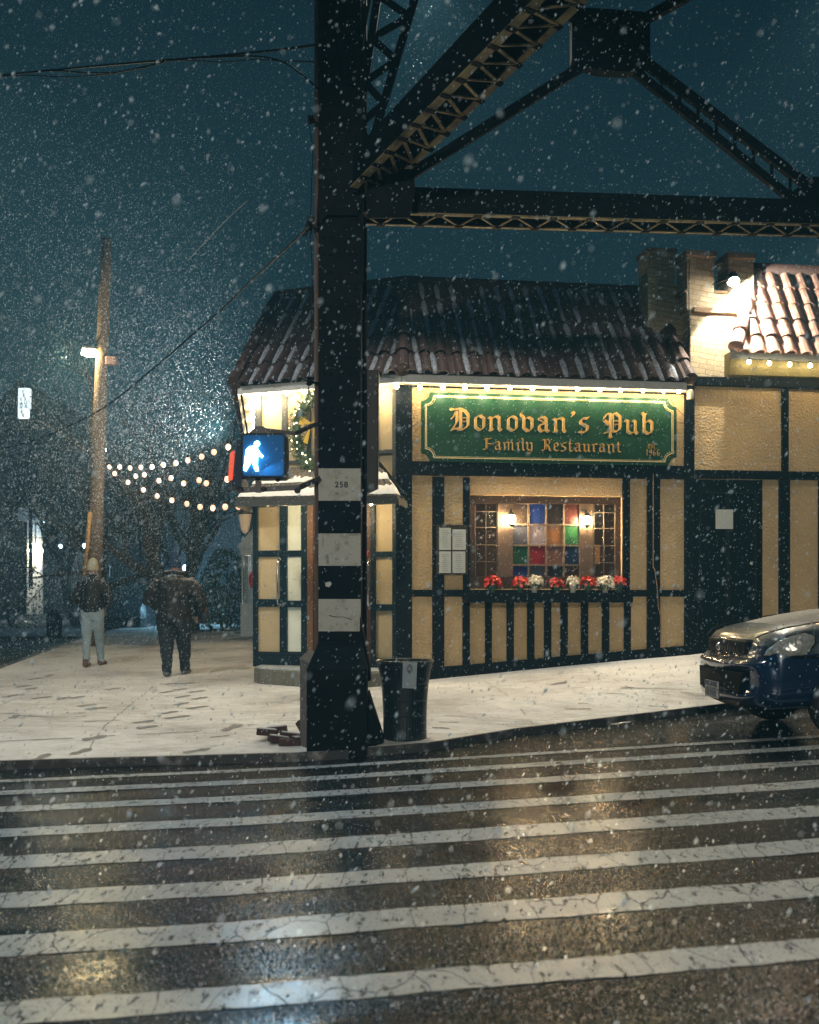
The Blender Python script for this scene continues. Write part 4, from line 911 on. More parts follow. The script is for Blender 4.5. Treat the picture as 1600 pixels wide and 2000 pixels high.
# ------------------------------------------------------------------ elevated railway trestle
tr_ = thing('railway_trestle', 'dark steel elevated railway trestle with striped column, latticed brace and crossed girders', 'railway trestle', (-.65, 9.87, 0))
YC = 9.62
def wx(px, Y): return (px - CX) / F * Y
mb = MB(); xl, xr = wx(622, YC), wx(705, YC)
top = 9.5
mb.box(xl, xr, YC, YC + .015, .0, top); mb.box(xl, xl + .014, YC + .015, YC + .38, .0, top); mb.box(xr - .014, xr, YC + .015, YC + .38, .0, top); mb.box(xl + .014, xr - .014, YC + .36, YC + .38, 0, top)
mb.box(xl - .055, xl - .001, YC + .34, YC + .40, 0, top); mb.box(xr + .001, xr + .04, YC + .34, YC + .40, 1.0, top)
mb.box(xr + .001, xr + .03, YC + .002, YC + .014, 4.4, top)
col = mb.build('column', STEEL, tr_, bevel=.002)
bands = [(915, 978), (1042, 1105), (1170, 1233)]
for i, (y0, y1) in enumerate(bands):
    z1_, z0_ = CH + (HY - y0) / F * YC, CH + (HY - y1) / F * YC
    mb = MB(); mb.box(xl + .001, xr - .001, YC - .004, YC - .0005, z0_, z1_)
    bd = mb.build('painted_band', WHITEPAINT, col)
    mb = MB()
    for px in (658, 676):
        for py in (y0 + 17, y0 + 48): q = at(px, py, YC - .006); mb.ball(q, .017, 8, (1, .55, 1))
    mb.build('rivet', WHITEPAINT, bd, smooth=True)
# more rivets up the dark parts
mb = MB(); z = 2.9
while z < top:
    for px in (633, 646, 684, 697): mb.ball(Vector((wx(px, YC), YC - .002, z)), .014, 6, (1, .6, 1))
    z += .16
mb.build('rivets', STEEL, col, smooth=True)
def text(name, s, loc, size, m, parent, rot=(math.radians(90), 0, 0), ext=.002, bold=0.0, spacing=1.0, align='CENTER', xs=1):
    cu = bpy.data.curves.new(name, 'FONT'); cu.body = s; cu.size = size; cu.extrude = ext; cu.align_x = align; cu.align_y = 'CENTER'; cu.offset = bold; cu.space_character = spacing
    o = bpy.data.objects.new(name + '_c', cu); COL.objects.link(o); dg = bpy.context.evaluated_depsgraph_get(); me = bpy.data.meshes.new_from_object(o.evaluated_get(dg)); bpy.data.objects.remove(o)
    R_ = Matrix.Translation(loc) @ (Matrix.Rotation(rot[2], 4, 'Z') @ Matrix.Rotation(rot[0], 4, 'X')) @ Matrix.Diagonal((xs, 1, 1, 1)); me.transform(R_); me.materials.clear(); me.materials.append(m); me.name = name
    ob = bpy.data.objects.new(name, me); COL.objects.link(ob)
    if parent: ob.parent = parent; 
    if parent and parent.parent is None: ob.matrix_parent_inverse = Matrix.Translation(-parent.location)
    return ob
text('number', '258', at(667, 947, YC - .008), .075, mat('stencil_black', (.012, .016, .03), .6), col, bold=.002, spacing=1.15)
# scratched marks and a scrap of paper on the bands
mb = MB(); mb.tube([at(643, 1202, YC - .006), at(655, 1205, YC - .006), at(672, 1205, YC - .006), at(686, 1210, YC - .006), at(684, 1216, YC - .006)], [.005, .003, .002, .004, .001], 5); mb.tube([at(631, 1044, YC - .006), at(631, 1068, YC - .006)], .002, 4)
for i in range(12): mb.tube([at(636 + i % 3 * 2, 1083 + i * 1.6, YC - .006), at(642, 1085 + i * 1.6, YC - .006)], .0015, 4)
for i in range(7): mb.tube([at(682 + i * 2.6, 1043 + (i % 2) * 3, YC - .006), at(684 + i * 2.6, 1046 - (i % 2) * 3, YC - .006)], .002, 4)
mb.build('scrawl', INK, col)
mb = MB(); mb.prism([at(635, 1138, YC - .004), at(646, 1136, YC - .004), at(648, 1141, YC - .004), at(643, 1147, YC - .004), at(636, 1145, YC - .004)], Vector((0, -.001, 0))); mb.build('paper_scrap', PAPER, col)
# base box of concrete and timber
mb = MB(); bx0, bx1 = wx(602, 9.47), wx(718, 9.47)
zb = -.05
mb.box(bx0, bx1, 9.33, 9.60, zb, CH + (HY - 1305) / F * 9.47)
zt1, zt2 = CH + (HY - 1305) / F * 9.47, CH + (HY - 1255) / F * 9.47
mb.hexa([Vector(p) for p in ((bx0, 9.33, zt1 + .001), (bx1, 9.33, zt1 + .001), (bx1, 9.60, zt1 + .001), (bx0, 9.60, zt1 + .001), (bx0 + .09, 9.56, zt2), (bx1 - .06, 9.56, zt2), (bx1 - .06, 9.61, zt2), (bx0 + .09, 9.61, zt2))])
for zz in (.12, .30, .48, .62):
    for k in range(5): mb.ball(Vector((bx0 + .05 + k * (bx1 - bx0 - .1) / 4, 9.328, zz)), .016, 6, (1, .6, 1))
mb.build('base_plate', STEEL, col, bevel=.01)
mb = MB(); mb.hexa([Vector(p) for p in ((bx1, 9.49, .0), (bx1 + .14, 9.51, .12), (bx1 + .14, 9.87, .12), (bx1, 9.87, 0), (bx1 - .005, 9.49, .55), (bx1 + .004, 9.51, .55), (bx1 + .004, 9.87, .55), (bx1 - .005, 9.87, .55))])
a = at(703, 1200, 9.60); c = at(722, 1290, 9.60)
mb.prism([a, at(722, 1300, 9.60), at(724, 1330, 9.60), at(702, 1330, 9.60)], Vector((0, .25, 0)))
mb.tube([at(722, 1370, 9.57), at(729, 1395, 9.57), at(738, 1416, 9.57), at(738, 1440, 9.57)], .02, 6)
mb.build('gusset_foot', STEEL, col)
# brace members
def member(name, n0, n1, f0, f1, hang, m_side, mlace, nl, chord=.09, seg_gap=True, th=.02):
    """box member: near lower chord n0->n1, far lower chord f0->f1, side plates rise by hang; lacing between the lower chords"""
    mb = MB()
    for a, c, sg in ((n0, n1, 1), (f0, f1, -1)):
        y = Vector((0, .02 * sg, 0)); mb.hexa([a, c, c + y, a + y, a + hang[0], c + hang[1], c + hang[1] + y, a + hang[0] + y])
    mb.hexa([n0 + hang[0] * .98, n1 + hang[1] * .98, f1 + hang[1] * .98, f0 + hang[0] * .98, n0 + hang[0] + Vector((0, 0, .02)), n1 + hang[1] + Vector((0, 0, .02)), f1 + hang[1] + Vector((0, 0, .02)), f0 + hang[0] + Vector((0, 0, .02))])
    o = mb.build(name, m_side, tr_)
    lb = MB(); up = (hang[0]).normalized()
    for i in range(nl):
        p = n0.lerp(n1, i / nl); q = f0.lerp(f1, (i + .5) / nl); r = n0.lerp(n1, (i + 1) / nl)
        lb.beam(p, q, chord * .42, .012, up); lb.beam(q, r, chord * .42, .012, up)
    lb.beam(n0, n1, chord, .014, up); lb.beam(f0, f1, chord, .014, up)
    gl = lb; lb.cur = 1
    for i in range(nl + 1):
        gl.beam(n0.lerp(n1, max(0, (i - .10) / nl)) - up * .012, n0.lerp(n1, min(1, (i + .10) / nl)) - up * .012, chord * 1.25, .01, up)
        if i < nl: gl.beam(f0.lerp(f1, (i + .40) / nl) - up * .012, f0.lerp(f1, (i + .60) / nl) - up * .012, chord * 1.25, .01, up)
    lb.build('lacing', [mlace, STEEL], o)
    return o
# near big brace rising over the road
n0 = at(690, 368, 9.47); n1 = at(1072, -20, 7.25); f0 = at(708, 414, 10.08); f1 = at(1152, -12, 7.90)
# upper edges of the side plate
hu0 = at(690, 300, 9.47) - n0; hu1 = at(985, -40 + 0, 7.25) - n1; hu1 = Vector((hu0.x, hu0.y, hu0.z)) * 1.02
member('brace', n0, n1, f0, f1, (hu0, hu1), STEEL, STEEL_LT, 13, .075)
# second brace on the far side, seen in outline through its lacing
def flat_lattice(name, a0, a1, b0, b1, n, wch, m, wl=.035):
    mb = MB(); mb.beam(a0, a1, wch, .05, Vector((0, 1, 0))); mb.beam(b0, b1, wch, .05, Vector((0, 1, 0)))
    for i in range(n):
        mb.beam(a0.lerp(a1, i / n), b0.lerp(b1, (i + .5) / n), .012, wl, Vector((0, 1, 0)) if False else Vector((0, 0, 1))); mb.beam(b0.lerp(b1, (i + .5) / n), a0.lerp(a1, (i + 1) / n), .012, wl)
    return mb.build(name, m, tr_)
flat_lattice('far_brace', at(688, 330, 9.97), at(738, -10, 9.97), at(712, 330, 9.97), at(812, -10, 9.97), 4, .075, STEEL, .07)
mb = MB(); mb.beam(at(668, 300, 9.60), at(722, 0, 9.60), .02, .03); mb.build('edge_angle', STEEL, tr_)
# top gusset where brace meets column
mb = MB(); mb.prism([at(640, 420, 9.57), at(700, 420, 9.57), at(716, 360, 9.57), at(716, 270, 9.57), at(690, 290, 9.57), at(622, 360, 9.57), at(618, 440, 9.57)], Vector((0, .03, 0))); mb.build('gusset_plate', STEEL, tr_, bevel=.004)
# transverse girder
gn0 = at(705, 415, 9.85); gn1 = at(1900, 448, 10.85); gf0 = at(705, 437, 10.14); gf1 = at(1900, 469, 11.15)
h = at(705, 366, 9.85) - gn0
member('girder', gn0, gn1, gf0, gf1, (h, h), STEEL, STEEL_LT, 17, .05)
mb = MB(); 
for i in range(60): q = gn0.lerp(gn1, i / 60) + Vector((0, -.003, h.z * .88)); mb.ball(q, .016, 6); 
mb.build('rivets', STEEL, tr_)
mb = MB(); mb.prism([at(800, 425, 9.5), at(716, 425, 9.5), at(716, 330, 9.5), at(808, 330, 9.5), at(811, 370, 9.5)], Vector((0, .03, 0))); mb.build('corner_gusset', STEEL, tr_)
# cross bracing above the girder with its centre plate
def arm(x0, y0, x1, y1, w_, Y0, Y1, name='cross_brace'):
    mb = MB(); mb.beam(at(x0, y0, Y0), at(x1, y1, Y1), .06, w_, Vector((0, 0, 1))); return mb.build(name, STEEL, tr_)
YB = 10.4
arm(1150, 122, 716, 395, .10, YB, 10.1); arm(1255, 118, 1585, 368, .10, YB, 10.75); arm(1225, 128, 1550, 392, .085, YB, 10.75); arm(1255, 40, 1400, -40, .10, YB, 9.9); arm(1130, 40, 1040, -20, .09, YB, 9.5)
mb = MB()
for i in range(9): a = at(1255 + i * 36, 124 + i * 28, YB + i * .03); c = at(1238 + (i + .5) * 36, 138 + (i + .5) * 28, YB + i * .03); mb.beam(a, c, .012, .03); 
mb.build('lattice', STEEL, tr_)
mb = MB(); P_ = [(1117, 22), (1150, 14), (1255, 22), (1270, 34), (1271, 118), (1240, 140), (1165, 136), (1117, 118)]
mb.prism([at(x, y, YB - .06) for x, y in P_], Vector((0, .14, 0))); gp = mb.build('centre_plate', STEEL, tr_, bevel=.006)
mb = MB()
for x, y in P_: mb.ball(at(x * .92 + 1194 * .08, y * .92 + 78 * .08, YB - .065), .014, 6)
for i in range(5): mb.ball(at(1135 + i * 28, 78, YB - .065), .014, 6)
mb.build('rivets', STEEL, gp)
mb = MB(); mb.prism([at(1540, 440, 10.7), at(1660, 445, 10.7), at(1660, 345, 10.7), at(1585, 345, 10.7), at(1540, 380, 10.7)], Vector((0, .05, 0))); mb.build('end_plate', STEEL, tr_)
# steel column at the other end of the girder, out of the picture but carrying it
mb = MB(); mb.box(5.0, 5.4, 10.85, 10.5, 0, 9); mb.build('column', STEEL, tr_)

# pipes up the column, sheet-metal guard to the right of it
mb = MB(); mb.tube([Vector((wx(617, 9.57), 9.66, z)) for z in (.1, 2, 3.2, 5, 8)], .022, 8)
tagp(mb.build('conduit_pipe', mat('rusty_pipe', (.12, .075, .055), .6, noise=(9, .6, (.05, .04, .04)))), 'thin rusty conduit pipe climbing the left edge of the steel column', 'pipe')
sb = thing('sign_box', 'dark box-shaped sign casing seen edge-on right of the column', 'sign casing', at(725, 850, 9.5))
mb = MB(); mb.prism([at(713, 722, 10.0), at(740, 722, 10.0), at(738, 950, 10.0), at(713, 962, 10.0)], Vector((0, .25, 0))); mb.build('casing', BLACK, sb, bevel=.01)
mb = MB(); mb.box(wx(705, 9.97), wx(716, 9.97), 9.95, 9.99, 2.6, 2.64); mb.build('bracket', BLACK, sb)
# weathered wooden guard post beside the column
wp = thing('wooden_guard', 'weathered grey wooden board box hugging the left side of the column base', 'wooden guard', (wx(594, 9.62), 9.62, 0))
mb = MB(); z1_ = CH + (HY - 1290) / F * 9.62
mb.prism([at(586, 1470, 9.62), at(603, 1470, 9.47), at(603, 1300, 9.47), at(586, 1290, 9.62)], Vector((-.0, .35, 0))); mb.build('board', OLDWOOD, wp, bevel=.004)
mb = MB(); mb.prism([at(585, 1289, 9.62), at(604, 1299, 9.46), at(622, 1280, 9.62), at(606, 1272, 9.87)], Vector((0, 0, .02))); mb.build('cap_board', OLDWOOD, wp)

# ------------------------------------------------------------------ pedestrian signal
YS = 9.2
ps = thing('pedestrian_signal', 'pedestrian signal showing a glowing white walking man, bracketed to the column', 'pedestrian signal', at(515, 890, YS))
HB = mat('signal_housing', (.005, .022, .045), .5, spec=.2, bump=(60, .2, .003))
def rr(x0, y0, x1, y1, r, Y):
    P = []
    for cx_, cy_, a0 in ((x1 - r, y0 + r, -90), (x1 - r, y1 - r, 0), (x0 + r, y1 - r, 90), (x0 + r, y0 + r, 180)):
        for k in range(5): a = math.radians(a0 + k * 22.5); P.append(at(cx_ + r * math.cos(a), cy_ + r * math.sin(a), Y))
    return P
mb = MB(); mb.prism(rr(471, 846, 558, 933, 6, YS), Vector((.0, .26, 0))); mb.build('housing', HB, ps, bevel=.006)
lens = MB(); lens.prism(rr(475, 850, 554, 929, 5, YS - .012), Vector((0, .011, 0))); ln_o = lens.build('lens', mat('lens_blue', (.02, .10, .22), .6, spec=.15, bump=(300, .3, .002), emit=((.002, .05, .16), .30)), ps)
man = [[(-.2, .62), (-.55, .42), (-.6, .0), (-.44, -.02), (-.38, .32), (-.24, .38)]]
def mp_(x, y): return at(502 + (x - 495) * 1.0, y, YS - .016)
Z6 = lambda x, y: at(440 + x / 8, 820 + y / 8, YS - .017)
mb = MB()
K = [[(440, 405), (480, 400), (500, 430), (515, 470), (520, 505), (595, 565), (580, 590), (500, 550), (478, 530), (470, 570), (475, 600), (500, 690), (520, 795), (480, 805), (455, 720), (415, 640), (370, 720), (325, 803), (290, 785), (345, 660), (372, 585), (385, 480), (350, 575), (318, 565), (330, 470), (365, 430)]]
bm_ = bmesh.new()
for P in K:
    vs = [bm_.verts.new(Z6(x, y)) for x, y in P]; fc = bm_.faces.new(vs)
hv = [bm_.verts.new(Z6(498 + 41 * math.cos(a), 375 + 43 * math.sin(a))) for a in [2 * math.pi * k / 16 for k in range(16)]]; bm_.faces.new(hv)
bmesh.ops.triangulate(bm_, faces=bm_.faces)
g_ = bmesh.ops.extrude_face_region(bm_, geom=bm_.faces[:]); bmesh.ops.translate(bm_, verts=[v for v in g_['geom'] if isinstance(v, bmesh.types.BMVert)], vec=(0, -.003, 0)); bmesh.ops.recalc_face_normals(bm_, faces=bm_.faces)
me = bpy.data.meshes.new('walking_figure'); bm_.to_mesh(me); bm_.free(); me.materials.append(E_WALK); wo = bpy.data.objects.new('walking_figure', me); COL.objects.link(wo); wo.parent = ln_o
lamp('lens_halo_lamp', 'POINT', at(501, 893, YS - .10), 1.1, (.10, .55, 1.0), .03)  # added lamp before the lens, makes the blue halo round the figure
lamp('signal_light', 'AREA', at(503, 890, YS - .05), 30, (.22, .62, 1.0), .1, at(503, 920, YS - 1)).data.size = .22
# second head turned away to the left, showing the red hand edge-on
mb = MB(); a = Vector((wx(470, YS), YS + .02, 0))
zt_, zb_ = CH + (HY - 858) / F * YS, CH + (HY - 950) / F * YS
mb.hexa([Vector((wx(452, YS), YS + .03, zb_)), Vector((wx(471, YS), YS + .03, zb_)), Vector((wx(471, YS), YS + .42, zb_)), Vector((wx(447, YS + .4), YS + .42, zb_)), Vector((wx(462, YS), YS + .03, zt_)), Vector((wx(471, YS), YS + .03, zt_)), Vector((wx(471, YS), YS + .42, zt_)), Vector((wx(460, YS + .4), YS + .42, zt_))])
sh_ = mb.build('side_housing', HB, ps)
mb = MB(); mb.prism([at(459, 880, YS - .0), at(455, 936, YS - .0), at(448, 940, YS + .3), at(452, 885, YS + .3)], Vector((-.012, -.004, 0))); mb.build('side_lens', E_HAND, sh_)
AR = mat('bracket_brown', (.055, .042, .036), .5, bump=(50, .4, .004))
mb = MB(); mb.prism([at(486, 846, YS + .1), at(500, 832, YS + .1), at(514, 832, YS + .1), at(530, 846, YS + .1)], Vector((0, .06, 0))); mb.beam(at(510, 839, YS + .13), at(576, 847, YS + .2), .03, .035); mb.beam(at(576, 847, YS + .2), at(622, 826, 9.66), .03, .035)
mb.beam(at(505, 936, YS + .1), at(505, 962, YS + .1), .05, .05); mb.beam(at(462, 958, YS + .12), at(585, 952, YS + .15), .035, .045); mb.beam(at(585, 952, YS + .15), at(624, 934, 9.60), .035, .045)
for x, y in ((470, 955), (515, 955), (543, 935), (581, 958)): mb.ball(at(x, y, YS + .09), .03, 6)
mb.build('bracket', AR, ps)

# ------------------------------------------------------------------ litter bin
YBn = 9.85; bc = Vector((wx(791, YBn), YBn, zwalk(wx(791, YBn), YBn))); 
bn_ = thing('litter_bin', 'tapered dark metal litter bin with a small pale notice at the kerb', 'litter bin', bc)
zt_ = CH + (HY - 1291) / F * YBn - bc.z
WH = mat('bin_metal', (.012, .022, .032), .4, bump=(60, .3, .004))
mb = MB(); prof = [(.205, 0), (.205, zt_ * .30), (.212, zt_ * .5), (.225, zt_ * .72), (.262, zt_ * .97), (.266, zt_)]
n = 44
for k in range(n):
    a = 2 * math.pi * k / n; pts = [bc + Vector((r * math.cos(a), r * math.sin(a), z)) for r, z in prof]
    for p, q in zip(pts, pts[1:]): mb.beam(p, q, .024, .006, Vector((math.cos(a), math.sin(a), 0)))
for r, z in prof: mb.tube([bc + Vector((r * math.cos(2 * math.pi * k / 32), r * math.sin(2 * math.pi * k / 32), z)) for k in range(33)], .008, 5)
mb.build('slatted_body', WH, bn_)
mb = MB(); mb.lathe(bc, [(r * .93, z + .01) for r, z in prof[:-1]] + [(.24, zt_ * .9)], 24); mb.build('liner', mat('bin_bag', (.008, .010, .012), .5, bump=(14, .8, .03)), bn_, smooth=True)
mb = MB(); mb.tube([bc + Vector((.27 * math.cos(2 * math.pi * k / 40), .27 * math.sin(2 * math.pi * k / 40), zt_)) for k in range(41)], .013, 8); mb.build('rim', mat('bin_rim', (.05, .06, .055), .3, .6), bn_, smooth=True)
mb = MB(); mb.prism([at(787, 1293, YBn - .285), at(815, 1293, YBn - .285), at(813, 1345, YBn - .245), at(786, 1344, YBn - .245)], Vector((0, -.004, 0))); nt_ = mb.build('notice', mat('blue_grey_notice', (.30, .35, .40), .5), bn_)
mb = MB(); 
for i in range(12): a = 2 * math.pi * i / 12; mb.beam(at(800, 1306, YBn - .292) + Vector((.012 * math.cos(a), 0, .02 * math.sin(a))), at(800, 1306, YBn - .292) + Vector((.03 * math.cos(a), 0, .042 * math.sin(a))), .006, .004)
for y, w_ in ((1319, 11), (1322, 7), (1328, 9), (1331, 6), (1339, 11), (1342, 11)): a = at(800 - w_, y, YBn - .283 + (y - 1293) * .0007); c = at(800 + w_, y, YBn - .283 + (y - 1293) * .0007); mb.beam(a, c, .003, .005)
mb.build('print', INK, nt_)

# ------------------------------------------------------------------ loose bricks by the column
rnd = random.Random(5)
br = [(522, 1452, 'topmost loose brick at the far left end of the pile'), (545, 1460, 'loose brick lying front left in the pile'), (568, 1452, 'loose brick in the middle of the pile, snow on top'), (596, 1448, 'upright tilted loose brick against the wooden guard'), (590, 1464, 'loose brick at the front right of the pile'), (620, 1470, 'loose brick nearest the column'), (540, 1446, 'loose brick lying at the back of the pile'), (566, 1468, 'loose brick lowest at the front of the pile')]
for i, (px, py, lab) in enumerate(br):
    Y = 9.62 + (1470 - py) * .012; q = at(px, py, Y); q.z = zwalk(q.x, max(Y, kerbY(q.x) + .05)) + (.03 if i % 3 else .075)
    if Y < kerbY(q.x): q.y = kerbY(q.x) + .08
    R_ = Matrix.Translation(q) @ Matrix.Rotation(rnd.uniform(-.7, .7), 4, 'Z') @ Matrix.Rotation(rnd.uniform(-.2, .2) + (.9 if i == 3 else 0), 4, 'Y')
    mb = MB(); mb.box(-.10, .10, -.05, .05, -.03, .03, R_); o = mb.build('brick', BRICKRED, bevel=.004); tagp(o, lab, 'brick', 'loose bricks by the column base')
    if i in (0, 1, 2, 4, 6): mb = MB(); mb.box(-.09, .085, -.042, .04, .031, .040, R_); mb.build('snow_cap', mat('dull_snow', (.42, .46, .5), .8), o, bevel=.004)

# ------------------------------------------------------------------ parked car
car = thing('parked_car', 'dark blue compact off-roader with snow on its bonnet parked facing left at the kerb', 'car', (0, 0, 0))
CO = Vector((2.90, 9.78, 0)); ca = math.radians(4)
gz = zroad(3.6) - .025
def cw_(x, y, z):   # x back from the nose, y toward the kerb side (+) or the road (-)
    return Vector((CO.x + x * math.cos(ca) - y * math.sin(ca), CO.y + x * math.sin(ca) + y * math.cos(ca), z + gz + .045 * x))
CP = mat('car_blue', (.004, .022, .075), .22, .35, coat=.8, bump=(200, .15, .001), noise=(60, .3, (.02, .045, .09)))
CG = mat('car_silver_grey', (.055, .080, .105), .35, .5, coat=.5, bump=(150, .3, .002), noise=(70, .4, (.25, .30, .33), (.5, .7)))
# stations: x, half width, z low, z mid (widest), z shoulder, z top centre
st_ = [(.0, .70, .40, .54, .66, .68), (.02, .78, .34, .56, .71, .72), (.08, .82, .30, .57, .735, .745), (.13, .83, .28, .58, .75, .77), (.15, .84, .27, .58, .86, .90), (.19, .85, .26, .60, .91, .97), (.30, .86, .26, .60, .94, 1.02), (.48, .865, .26, .60, .955, 1.06), (.80, .87, .27, .62, .98, 1.10), (1.2, .87, .28, .64, 1.0, 1.135),
       (1.6, .87, .28, .64, 1.02, 1.13), (2.4, .87, .28, .64, 1.03, 1.10), (3.3, .87, .28, .64, 1.04, 1.10), (3.85, .85, .32, .64, 1.04, 1.10), (4.05, .76, .42, .64, 1.0, 1.04)]
def section(x, w_, zl, zm, zs, ztp):
    P = [(0, zl), (w_ * .70, zl), (w_ * .93, zl + .05), (w_ * .995, (zl + zm) / 2), (w_, zm), (w_ * .985, (zm + zs) / 2), (w_ * .94, zs - .02), (w_ * .86, zs + (ztp - zs) * .35), (w_ * .60, zs + (ztp - zs) * .78), (w_ * .3, ztp - .008), (0, ztp)]
    full = [(-y, z) for y, z in P] + [(y, z) for y, z in reversed(P[1:-1])]
    bulge = lambda y: ((abs(y) / .85) ** 3) * .20 * max(0, 1 - x / .48)
    return [cw_(x + bulge(y), y, z) for y, z in full]
mb = MB(); rings = [section(*s) for s in st_]
nr = len(rings[0]); b0 = 0
for r in rings: mb.v += [tuple(q) for q in r]
for i in range(len(rings) - 1):
    for j in range(nr):
        k = (j + 1) % nr; zz = 0
        up_part = (6 <= j < 14) or False
        mb.f.append((i * nr + j, i * nr + k, (i + 1) * nr + k, (i + 1) * nr + j)); mb.m.append(1 if (5 <= j <= 14 and i >= 4) else 0)
mb.f.append(tuple(range(nr))); mb.m.append(0); mb.f.append(tuple((len(rings) - 1) * nr + j for j in range(nr))); mb.m.append(0)
body = mb.build('body', [CP, CG], car, smooth=True)
sm = body.modifiers.new('sub', 'SUBSURF'); sm.levels = 2; sm.render_levels = 2
# snow dusting on the bonnet
mb = MB(); rows = []
for x, w_, ztp in ((.20, .60, .925), (.28, .70, .985), (.46, .76, 1.045), (.75, .78, 1.095), (1.1, .78, 1.132), (1.42, .76, 1.138)):
    rows.append([cw_(x + (abs(y) ** 2) * (.16 if x < .3 else .04), y * w_, ztp + .012 - (abs(y) ** 3) * (ztp * .115)) for y in (-1, -.75, -.4, 0, .4, .75, 1)])
vs = [p for r in rows for p in r]; mb.add(vs, [(i * 7 + j, i * 7 + j + 1, (i + 1) * 7 + j + 1, (i + 1) * 7 + j) for i in range(5) for j in range(6)])
mb.build('bonnet_snow', mat('bonnet_snow', (.34, .33, .30), .7, bump=(120, .8, .006), noise=(60, .5, (.20, .20, .19))), body, smooth=True)
# greenhouse
mb = MB(); cab = [(1.38, .70, 1.10, 1.14), (1.95, .64, 1.10, 1.60), (2.3, .62, 1.10, 1.66), (3.3, .62, 1.10, 1.66), (3.8, .64, 1.08, 1.55), (3.95, .68, 1.04, 1.10)]
rings = [[cw_(x, -w_ * 1.12, z0_), cw_(x, -w_, z1_ - .04), cw_(x, -w_ * .8, z1_), cw_(x, w_ * .8, z1_), cw_(x, w_, z1_ - .04), cw_(x, w_ * 1.12, z0_)] for x, w_, z0_, z1_ in cab]
mb.ring_loft(rings); mb.build('cabin_glass', mat('dark_glass', (.01, .014, .018), .08, spec=.6), car, smooth=False)
mb = MB(); mb.ring_loft([[cw_(x, -.60, 1.655), cw_(x, .60, 1.655), cw_(x, .60, 1.70), cw_(x, -.60, 1.70)] for x in (2.1, 3.5)]); mb.build('roof_panel', CP, car)
mb = MB()
for y in (-.70, .70): mb.beam(cw_(1.42, y * 1.05, 1.13), cw_(2.0, y * .93, 1.62), .05, .05)
mb.build('windscreen_pillar', CP, car)
# front details (near side is y<0)
mb = MB(); mb.prism([cw_(.13 + abs(y) ** 2 * .2, y, z) + Vector((0, 0, 0)) for y, z in ((-.42, .76), (.50, .76), (.52, .895), (.0, .90), (-.44, .895))], Vector((-.035, -.0, 0))); gr = mb.build('grille', mat('grille_black', (.006, .008, .010), .35), car, bevel=.006)
mb = MB()
for i in range(14):
    y = -.38 + i * .063
    mb.beam(cw_(.085 + y * y * .2, y, .765), cw_(.085 + (y + .06) ** 2 * .2, y + .06, .885), .005, .005); mb.beam(cw_(.085 + (y + .06) ** 2 * .2, y + .06, .765), cw_(.085 + y * y * .2, y, .885), .005, .005)
mb.build('mesh', mat('grille_wire', (.10, .11, .12), .25, .8), gr)
mb = MB(); q = cw_(.075, .06, .83); mb.tube([q + Vector((0, .055 * math.cos(a), .034 * math.sin(a))) for a in [2 * math.pi * k / 18 for k in range(19)]], .006, 6); mb.tube([q + Vector((0, .02 * math.cos(a), .034 * math.sin(a))) for a in [2 * math.pi * k / 14 for k in range(15)]], .004, 6); mb.tube([q + Vector((0, .036 * math.cos(a), .015 + .010 * math.sin(a))) for a in [2 * math.pi * k / 14 for k in range(15)]], .004, 6)
mb.build('badge', mat('chrome', (.7, .7, .7), .12, 1), gr)
mb = MB(); mb.tube([cw_(.10 + y * y * .25, y, .735 + .01 * abs(y)) for y in (-.76, -.5, -.2, .1, .4, .7, .78)], [.014, .022, .024, .024, .022, .018, .012], 8); mb.tube([cw_(.13 + y * y * .25, y, .905 - .02 * abs(y)) for y in (-.48, -.2, .1, .4, .52)], .014, 8)
mb.build('front_trim', mat('trim_reflect', (.10, .11, .10), .15, .7), body, smooth=True)
mb = MB(); mb.prism([cw_(.048 + abs(y) ** 3 * .30, y, z) for y, z in ((-.50, .42), (.0, .42), (.50, .42), (.56, .62), (.0, .62), (-.56, .62))], Vector((-.035, 0, 0))); mb.build('lower_intake', mat('intake_black', (.002, .003, .004), .6, spec=.1), body, bevel=.01)
# headlight: swept teardrop lens over a bright reflector on the near corner
def headlight(sg):
    P = [(.20, -.70, .775), (.22, -.735, .84), (.30, -.775, .905), (.42, -.81, .955), (.53, -.835, .975), (.60, -.86, .945), (.60, -.875, .88), (.54, -.875, .80), (.50, -.872, .775), (.34, -.82, .770)]
    mb = MB(); pts = [cw_(x - .012, sg * -y if sg < 0 else y, z) for x, y, z in P]; off = Vector((-.022, -.028 if sg > 0 else .028, .002)); c = sum(pts, Vector()) / len(pts) + off * 1.5
    n = len(pts); inner = [p.lerp(c, .35) + off * .9 for p in pts]
    mb.add(pts + inner + [c], [(i, (i + 1) % n, n + (i + 1) % n, n + i) for i in range(n)] + [(n + i, n + (i + 1) % n, 2 * n) for i in range(n)])
    hl = mb.build('headlight', mat('headlight_lens', (.62, .62, .58), .12, .45, coat=1, bump=(20, .8, .03, 1), noise=(14, .7, (.20, .20, .20))), car, smooth=True, fix=False)
    mb = MB(); mb.tube(pts + [pts[0]], .006, 5); mb.build('lens_rim', BLACK, hl)
headlight(1); headlight(-1)
mb = MB(); mb.tube([cw_(x, -y, z) for x, y, z in ((.17, .58, .93), (.24, .66, .975), (.40, .72, 1.02), (.75, .765, 1.065), (1.1, .785, 1.095), (1.42, .79, 1.11))], .006, 5); mb.tube([cw_(x, y, z) for x, y, z in ((.17, .58, .93), (.24, .66, .975), (.40, .72, 1.02), (.75, .765, 1.065), (1.1, .785, 1.095), (1.42, .79, 1.11))], .006, 5)
mb.tube([cw_(x, -y, z) for x, y, z in ((.30, .79, .765), (.42, .858, .76), (.70, .876, .755), (1.2, .878, .76))], .008, 5)
mb.build('panel_gaps', BLACK, body)
